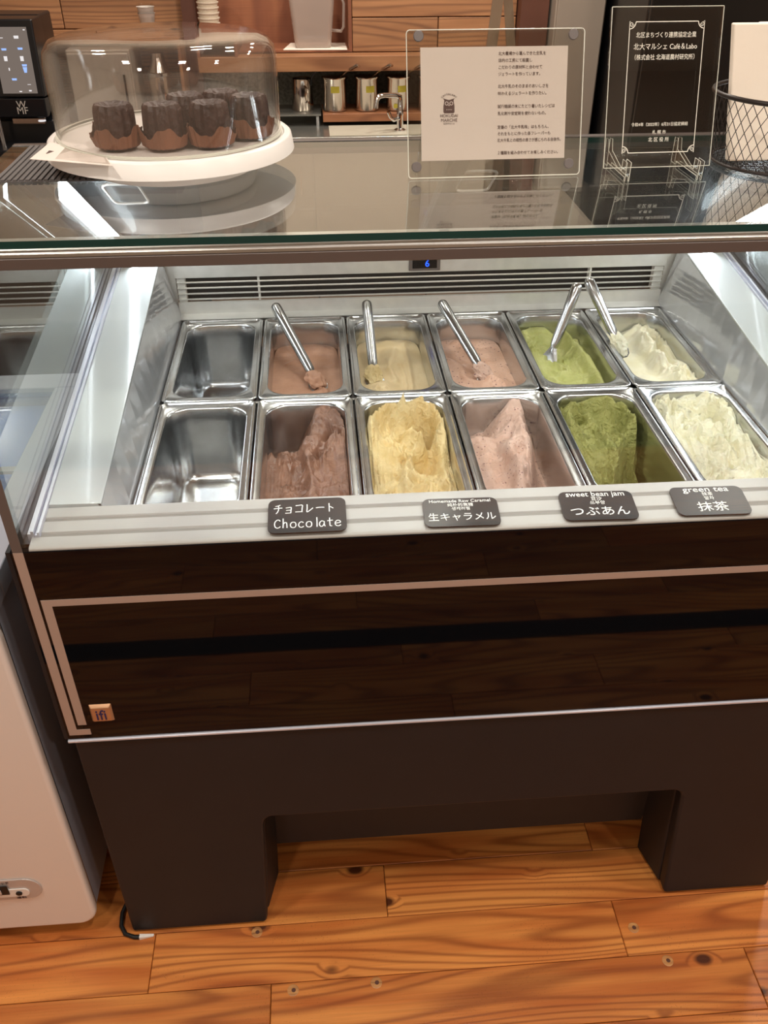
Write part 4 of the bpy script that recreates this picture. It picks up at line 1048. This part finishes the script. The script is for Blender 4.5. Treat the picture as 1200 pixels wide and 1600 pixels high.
obj('side_grille', b, M['rubber'], fz)

# power cord by the left leg
cb = thing('power_cord', 'black power cord with white tip on the floor by the left leg of the case', 'cord', (-.15,-.42,0))
b = BM(); tube(b, [(-.128,-.33,.014),(-.142,-.365,.012),(-.152,-.395,.008),(-.150,-.420,.006),(-.140,-.436,.005),(-.122,-.4435,.005),(-.112,-.4440,.005)], .0042, 10); obj('cable', b, M['rubber'], cb, smooth=True)
b = BM(); loft(b, [[(-.112,-.448,.0012),(-.112,-.440,.0012),(-.112,-.440,.009),(-.112,-.448,.009)], [(-.086,-.443,.0012),(-.086,-.4385,.0012),(-.086,-.4385,.003),(-.086,-.443,.003)]]); obj('white_tip', b, M['white'], cb)

# ------------------------------------------------------------------ back counter and shelves
bc = thing('back_counter', 'steel topped back counter with tan cabinet fronts behind the display case', 'counter', (.3, 2.2, 0))
b = BM(); box(b, -.15, 1.150, 1.995, 2.498, .86, .90); obj('worktop', b, M['counter'], bc, bevel=.003)
for k in range(3):
    x0 = -.148+k*.432; b = BM(); box(b, x0, x0+.428, 2.02, 2.04, .08, .855); dd = obj('cabinet_door', b, M['cabinet'], bc, bevel=.003)
    b = BM(); tube(b, [(x0+.38,2.018,.70),(x0+.38,2.000,.70),(x0+.38,2.000,.80),(x0+.38,2.018,.80)], .004, 8); obj('door_handle', b, M['chrome'], dd)
b = BM(); box(b, -.14, 1.14, 2.041, 2.49, .0, .859); obj('carcass', b, M['darkcounter'], bc)
b = BM(); box(b, .345, 1.14, 2.005, 2.165, .9003, .9035); obj('warm_reflection_plate', b, M['cream'], bc)  # cream plate paints the worktop's reflection of warm light
b = BM(); box(b, .325, 1.045, 2.17, 2.36, .9145, .943); tag(obj('wooden_riser', b, M['boardwood'], bevel=.002), 'long wooden riser board under the steel canisters', 'board')
b = BM(); box(b, .02, .318, 2.17, 2.36, .937, .943); 
gs = thing('glass_shelf', 'low glass topped steel rack under the steel jug', 'rack', (.17,2.26,.90))
obj('shelf_top', b, M['counter'], gs)
for x in (.03,.305):
    for y in (2.18,2.35): b = BM(); box(b, x-.005, x+.005, y-.005, y+.005, .9005, .937); obj('leg', b, M['chrome'], gs)
b = BM(); box(b, -.15, 1.045, 2.455, 2.497, .9005, 1.087); struct('trim_2', b, M['terrazzo'])
# plank cladding of the back wall: parts of wall_back
def cladding(x0, x1, y0, zs, h, ln, off):
    for r, z in enumerate(zs):
        x = x0
        first = True
        while x < x1-.01:
            e = min(x1, (x+ln*(.35+.65*((r*off) % 1))) if first else x+ln); first = False
            b = BM(); box(b, x+.0015, e-.0015, y0, y0+.03, z+.0015, z+h-.0015)
            cxx = (x+e)/2; bmesh.ops.translate(b, verts=b.verts[:], vec=(-cxx,-y0,-z)); bmesh.ops.rotate(b, verts=b.verts[:], cent=(0,0,0), matrix=Matrix.Rotation(-math.pi/2,3,'X'))
            me_o = obj('wall_plank', b, M['wallwood'], wall_back, local=True, bevel=.002, bseg=1)
            me_o.location = (cxx,y0,z); me_o.rotation_euler = (math.pi/2,0,0); x = e
cladding(.443, 1.045, 2.24, [1.139+.112*k for k in range(6)], .112, .9, .37)
cladding(-1.6, -.170, 2.34, [.96+.125*k for k in range(8)], .125, 1.2, .37)
b = BM(); box(b, -.169, -.118, 2.30, 2.37, .901, 2.0); struct('trim_3', b, M['post'])
b = BM(); box(b, 1.047, 1.148, 2.18, 2.49, .901, CEIL-.001); struct('trim_4', b, M['post'])
b = BM()
box(b, -.117, .442, 2.44, 2.454, 1.1405, 1.80); box(b, .4305, .4425, 2.241, 2.4395, 1.1405, 1.80); box(b, .03, .4300, 2.24, 2.4395, 1.1405, 1.147)
tag(obj('wall_cubby', b, M['cubby']), 'open reddish brown wall cubby behind the frosted pitcher', 'shelf')
b = BM(); box(b, -.115, 1.046, 2.16, 2.4540, 1.088, 1.138); tag(obj('wall_shelf', b, M['shelfwood'], bevel=.002), 'thick wooden wall shelf above the steel canisters', 'shelf')
b = BM(); box(b, -.115, .028, 2.16, 2.435, 1.190, 1.202); box(b, -.115, -.105, 2.16, 2.435, 1.1385, 1.19); box(b, .018, .028, 2.16, 2.435, 1.1385, 1.19); tag(obj('cup_riser', b, M['cubby']), 'small wooden riser under the stack of paper cups', 'shelf')
b = BM(); box(b, -.80, -.172, 2.16, 2.338, 1.185, 1.197); box(b, -.80, -.79, 2.16, 2.338, .901, 1.185); box(b, -.182, -.172, 2.16, 2.338, .901, 1.185)
tag(obj('wall_shelf', b, M['shelfwood']), 'wooden shelf behind the cake dome holding plastic cups', 'shelf')
# pitcher
pt = thing('measuring_pitcher', 'frosted plastic measuring pitcher on the cloth in the wall cubby', 'pitcher', (.305,2.32,1.150))
b = BM(); loops = [[(x+.300, y+2.32, z) for x, y in rrect(hx_, hy_, .018, 5)] for hx_, hy_, z in ((.064,.055,1.1505),(.067,.058,1.157),(.084,.072,1.325),(.088,.076,1.328),(.088,.076,1.334),(.082,.070,1.334),(.066,.056,1.162))]
loft(b, loops, cap1=True)
Mfr = glass('frosted pitcher', (.80,.76,.73), 1.4, base=.04, haze=.32, hazecol=(225,208,196)); obj('jug', b, Mfr, pt, smooth=False, bevel=.002)
b = BM(); tube(b, [(.372,2.30,1.300),(.384,2.28,1.312),(.410,2.27,1.308),(.416,2.27,1.292),(.414,2.27,1.218),(.404,2.27,1.205),(.368,2.30,1.205)], .0055, 10); obj('handle', b, Mfr, pt, smooth=True)
b = BM(); prism_z(b, [(.190,2.245),(.424,2.235),(.422,2.40),(.215,2.41)], 1.1475, 1.1502); tag(obj('folded_cloth', b, M['napkin']), 'white folded cloth under the frosted pitcher', 'cloth')
# steel jug
jg = thing('steel_jug', 'small tapered steel jug with a dark handle, left of the canisters', 'jug', (.252,2.26,.943))
b = BM(); lathe(b, [(.040,.9435),(.042,.946),(.038,1.045),(.0365,1.052),(.034,1.050),(.033,1.02)], 32, .252, 2.26); obj('body', b, M['canister'], jg, smooth=True)
b = BM(); tube(b, [(.286,2.24,1.030),(.288,2.23,1.050),(.292,2.18,1.072),(.302,2.145,1.086),(.310,2.135,1.092)], [.003,.003,.003,.003,.001], 8); obj('spoon_handle', b, M['rubber'], jg, smooth=True)
b = BM(); tube(b, [(.262,2.222,1.030),(.272,2.205,1.022),(.274,2.203,.985),(.264,2.222,.975)], .0035, 8); obj('handle', b, M['canister'], jg, smooth=True)
# canisters
for i, (x, l) in enumerate(((.374,'steel canister with yellow sticker, leftmost on the wooden riser'),(.494,'steel canister with yellow sticker, second on the wooden riser'),(.613,'steel canister with yellow stickers behind the tap'),(.731,'steel canister behind the acrylic sign, rightmost on the riser'))):
    t = thing('steel_canister', l, 'canister', (x,2.24,.9435), 'steel canisters on the wooden riser')
    b = BM(); lathe(b, [(.044,.944),(.0465,.946),(.0465,1.052),(.049,1.055),(.049,1.060),(.045,1.061),(.030,1.062)], 40, x, 2.24); obj('body', b, M['canister'], t, smooth=True)
    b = BM(); th = [math.radians(-90-20+10*k + (14 if i else 0)) for k in range(5)]
    loft(b, [[(x+.0470*math.cos(a),2.24+.0470*math.sin(a),z) for a in th]+[(x+.0466*math.cos(a),2.24+.0466*math.sin(a),z) for a in reversed(th)] for z in (1.010,1.032)]); obj('sticker', b, M['yellow'], t)
    if i == 2:
        b = BM(); box(b, x-.02, x-.006, 2.1915, 2.1935, .956, .970); obj('sticker', b, M['yellow'], t)
    b = BM(); tube(b, [(x+.024,2.225,1.061),(x+.027,2.215,1.068),(x+.055,2.165,1.094),(x+.080,2.130,1.112),(x+.086,2.124,1.110)], [.006,.006,.0075,.0085,.007], 12, flat=.7)
    obj('ladle_handle', b, M['canister'], t, smooth=True)
# tap
tp_ = thing('chrome_tap', 'chrome tap with a curved spout standing on the back counter', 'tap', (.605,2.06,.90))
b = BM(); lathe(b, [(.022,.9005),(.022,.908),(.012,.914),(.011,.955),(.014,.965),(.010,.975),(.008,1.010)], 24, .605, 2.06); obj('body', b, M['chrome'], tp_, smooth=True)
b = BM(); tube(b, [(.605,2.06,1.005),(.604,2.06,1.018),(.585,2.05,1.025),(.545,2.03,1.030),(.525,2.02,1.028),(.515,2.016,1.015),(.513,2.015,.990)], [.008,.009,.009,.0085,.009,.009,.009], 12); obj('spout', b, M['chrome'], tp_, smooth=True)
b = BM(); tube(b, [(.600,2.055,.948),(.580,2.04,.945),(.568,2.035,.955),(.560,2.03,.975)], [.008,.007,.006,.007], 10); obj('lever', b, M['chrome'], tp_, smooth=True)
# cups
for x, y, z0, n_, l in ((-.288,2.25,1.1975,6,'short stack of clear plastic cups on the shelf behind the dome'),):
    t = thing('plastic_cup_stack', l, 'cups', (x,y,z0))
    for k in range(5):
        b = BM(); lathe(b, [(.020,z0+.010*k),(.021,z0+.010*k+.002),(.030,z0+.010*k+.060),(.032,z0+.010*k+.062)], 24, x, y, cap1=False); obj('cup', b, M['frosted'] if k % 2 else M['acryl'], t, smooth=True)
t = thing('paper_cup_stack', 'stack of beige paper cups on the wooden riser', 'cups', (-.07,2.28,1.2025))
for k in range(11):
    z = 1.2028+.0165*k; b = BM(); lathe(b, [(.034,z),(.037,z+.011),(.0392,z+.0115),(.0396,z+.0155),(.034,z+.016)], 28, -.072, 2.28); obj('cup', b, M['cups'], t, smooth=False)
t = thing('cup_lid_pile', 'small pile of black cup lids beside the paper cups', 'lids', (-.21,2.25,1.1975))
for k in range(3):
    b = BM(); lathe(b, [(.024,1.1978+.007*k),(.028,1.199+.007*k),(.028,1.203+.007*k),(.022,1.2043+.007*k)], 24, -.21+.004*k, 2.25); obj('lid', b, M['rubber'], t)
# beige appliance and steel shaker below the left shelf
t = thing('steel_appliance', 'small beige steel appliance below the shelf behind the dome', 'appliance', (-.5,2.2,.9))
b = BM(); box(b, -.56, -.34, 2.10, 2.32, .905, 1.175); obj('body', b, M['beige'], t, bevel=.006)
b = BM(); box(b, -.555, -.345, 2.085, 2.099, .915, 1.165); obj('appliance_door', b, M['beige'], t, bevel=.004)
b = BM(); tube(b, [(-.365,2.084,.98),(-.365,2.068,.98),(-.365,2.068,1.10),(-.365,2.084,1.10)], .004, 8); obj('appliance_handle', b, M['chrome'], t)
b = BM(); 
for x in (-.54,-.36): box(b, x-.01, x+.01, 2.12, 2.30, .9005, .905)
obj('foot', b, M['rubber'], t)
t = thing('steel_shaker', 'tall steel shaker standing behind the cake dome', 'shaker', (-.25,2.2,.9))
b = BM(); lathe(b, [(.034,.9005),(.036,.904),(.042,1.08),(.040,1.09),(.026,1.12),(.022,1.15),(.012,1.152)], 32, -.262, 2.20); obj('body', b, M['canister'], t, smooth=True)
b = BM(); lathe(b, [(.0428,1.076),(.0440,1.078),(.0440,1.088),(.0415,1.090)], 32, -.262, 2.20); obj('collar', b, M['chrome'], t)
# counter under the coffee machine
sc = thing('side_counter', 'dark side counter under the black coffee machine', 'counter', (-.7,1.7,0))
b = BM(); box(b, -1.6, -.155, 1.55, 2.338, .865, .90); obj('worktop', b, M['darkcounter'], sc, bevel=.003)
b = BM(); box(b, -1.59, -.165, 1.58, 2.33, .0, .864); obj('cabinet', b, M['darkcounter'], sc)
# coffee machine
cm = thing('coffee_machine', 'black coffee machine with a touch screen at the far left', 'coffee machine', (-.66,1.86,.90), None, (0,0,-.04))
b = BM(); box(b, -.17, .080, .0, .20, .005, .10); box(b, -.17, .080, .07, .20, .10, .40); obj('housing', b, M['coffee'], cm, local=True, bevel=.008, bseg=3)
b = BM(); loft(b, [[(-.105,-.045,.115),(.078,-.045,.115),(.078,-.02,.115+.0),(-.105,-.02,.115)], [(-.112,-.055,.175),(.082,-.055,.175),(.082,.068,.165),(-.112,.068,.165)]]); 
obj('spout_head', b, M['coffee'], cm, local=True, bevel=.004)
hd = BM(); loft(hd, [[(-.060,-.056,.178),(.086,-.056,.178),(.086,.0685,.178),(-.060,.0685,.178)], [(-.064,-.034,.398),(.086,-.034,.398),(.086,.0685,.398),(-.064,.0685,.398)]]); head = obj('screen_housing', hd, M['coffee'], cm, local=True, bevel=.005)
tilt = math.atan2(.022,.22); SM = Matrix.Translation((.010,-.0575,.190)) @ Matrix.Rotation(math.pi/2-tilt, 4, 'X')
b = BM(); loft(b, [[(-.054,0,.0004),(.056,0,.0004),(.056,.188,.0004),(-.054,.188,.0004)], [(-.054,0,.0012),(.056,0,.0012),(.056,.188,.0012),(-.054,.188,.0012)]]); bmesh.ops.transform(b, matrix=SM, verts=b.verts[:]); obj('touch_screen', b, M['screen'], head, local=True)
ic = BM(); ic2 = BM()
for x, y in ((-.025,.115),(.026,.117),(.030,.070),(-.010,.030)):
    loft(ic, [[(x-.007,y+.008,.0014),(x+.007,y+.008,.0014),(x+.008,y+.014,.0014),(x-.008,y+.014,.0014)], [(x-.007,y+.008,.0016),(x+.007,y+.008,.0016),(x+.008,y+.014,.0016),(x-.008,y+.014,.0016)]])
for x, y, w, h in ((-.025,.100,.005,.014),(.026,.100,.005,.014),(-.020,.070,.0018,.008),(-.030,.158,.008,.002),(.020,.160,.007,.008),(-.046,.180,.003,.003),(.048,.180,.003,.003),(.003,.006,.004,.003),(.034,.008,.004,.004),(.034,.026,.005,.0015)):
    loft(ic2, [[(x-w,y-h/2,.0014),(x+w,y-h/2,.0014),(x+w*1.1,y+h/2,.0014),(x-w*1.1,y+h/2,.0014)], [(x-w,y-h/2,.0016),(x+w,y-h/2,.0016),(x+w*1.1,y+h/2,.0016),(x-w*1.1,y+h/2,.0016)]])
loft(ic, [[(.026,.060,.0014),(.034,.060,.0014),(.037,.076,.0014),(.023,.076,.0014)], [(.026,.060,.0016),(.034,.060,.0016),(.037,.076,.0016),(.023,.076,.0016)]])
for q in (ic, ic2): bmesh.ops.transform(q, matrix=SM, verts=q.verts[:])
obj('screen_icon', ic, M['icon'], head, local=True); obj('screen_icon', ic2, M['icon2'], head, local=True)
text_obj('lettering', 'W\nMF', .030, M['logo'], cm, Matrix.Translation((.005,-.0575,.147)) @ Matrix.Rotation(math.pi/2, 4, 'X'), 'CENTER', .0006, 1.0, .62)
b = BM(); box(b, -.045, .060, -.03, -.01, .092, .110); obj('drip_grill', b, M['bronze'], cm, local=True, bevel=.002)
b = BM(); lathe(b, [(.012,.101),(.012,.104),(.010,.105)], 20, .052, -.03); obj('lamp_disc', b, M['icon2'], cm, local=True)
for x in (-.086,-.080): b = BM(); tube(b, [(x,-.05,.03),(x,-.05,.115)], .004, 10); obj('milk_pipe', b, M['chrome'], cm, local=True, smooth=True)
b = BM(); box(b, -.165, .08, -.12, .0, .001, .03); obj('drip_tray', b, M['coffee'], cm, local=True, bevel=.003)
# right side: beige door and black appliance
b = BM(); box(b, 1.157, 1.338, 2.12, 2.49, .02, 2.0); 
t = thing('tall_cabinet', 'beige steel cabinet between the brown post and the black fridge', 'cabinet', (1.25,2.3,0)); obj('body', b, M['beige'], t, bevel=.004)
b = BM(); box(b, 1.162, 1.330, 2.105, 2.1195, .05, 1.99); obj('cabinet_door', b, M['beige'], t, bevel=.002)
t = thing('black_fridge', 'tall black refrigerator filling the right background', 'refrigerator', (1.9,2.1,0))
b = BM(); box(b, 1.352, 2.60, 1.72, 2.48, .02, 2.1); obj('body', b, M['fridge'], t, bevel=.006)
for x0, x1 in ((1.356,1.97),(1.975,2.596)):
    b = BM(); box(b, x0, x1, 1.700, 1.7195, .03, 2.09); d_ = obj('fridge_door', b, M['fridge'], t, bevel=.003)
    b = BM(); hx_ = x1-.05 if x0 < 1.5 else x0+.05; tube(b, [(hx_,1.699,.9),(hx_,1.67,.9),(hx_,1.67,1.25),(hx_,1.699,1.25)], .008, 8); obj('fridge_handle', b, M['dullalu'], d_)
b = BM(); 
for x in (1.40,2.55): box(b, x-.03, x+.03, 1.76, 2.44, .0, .02)
obj('foot', b, M['rubber'], t)
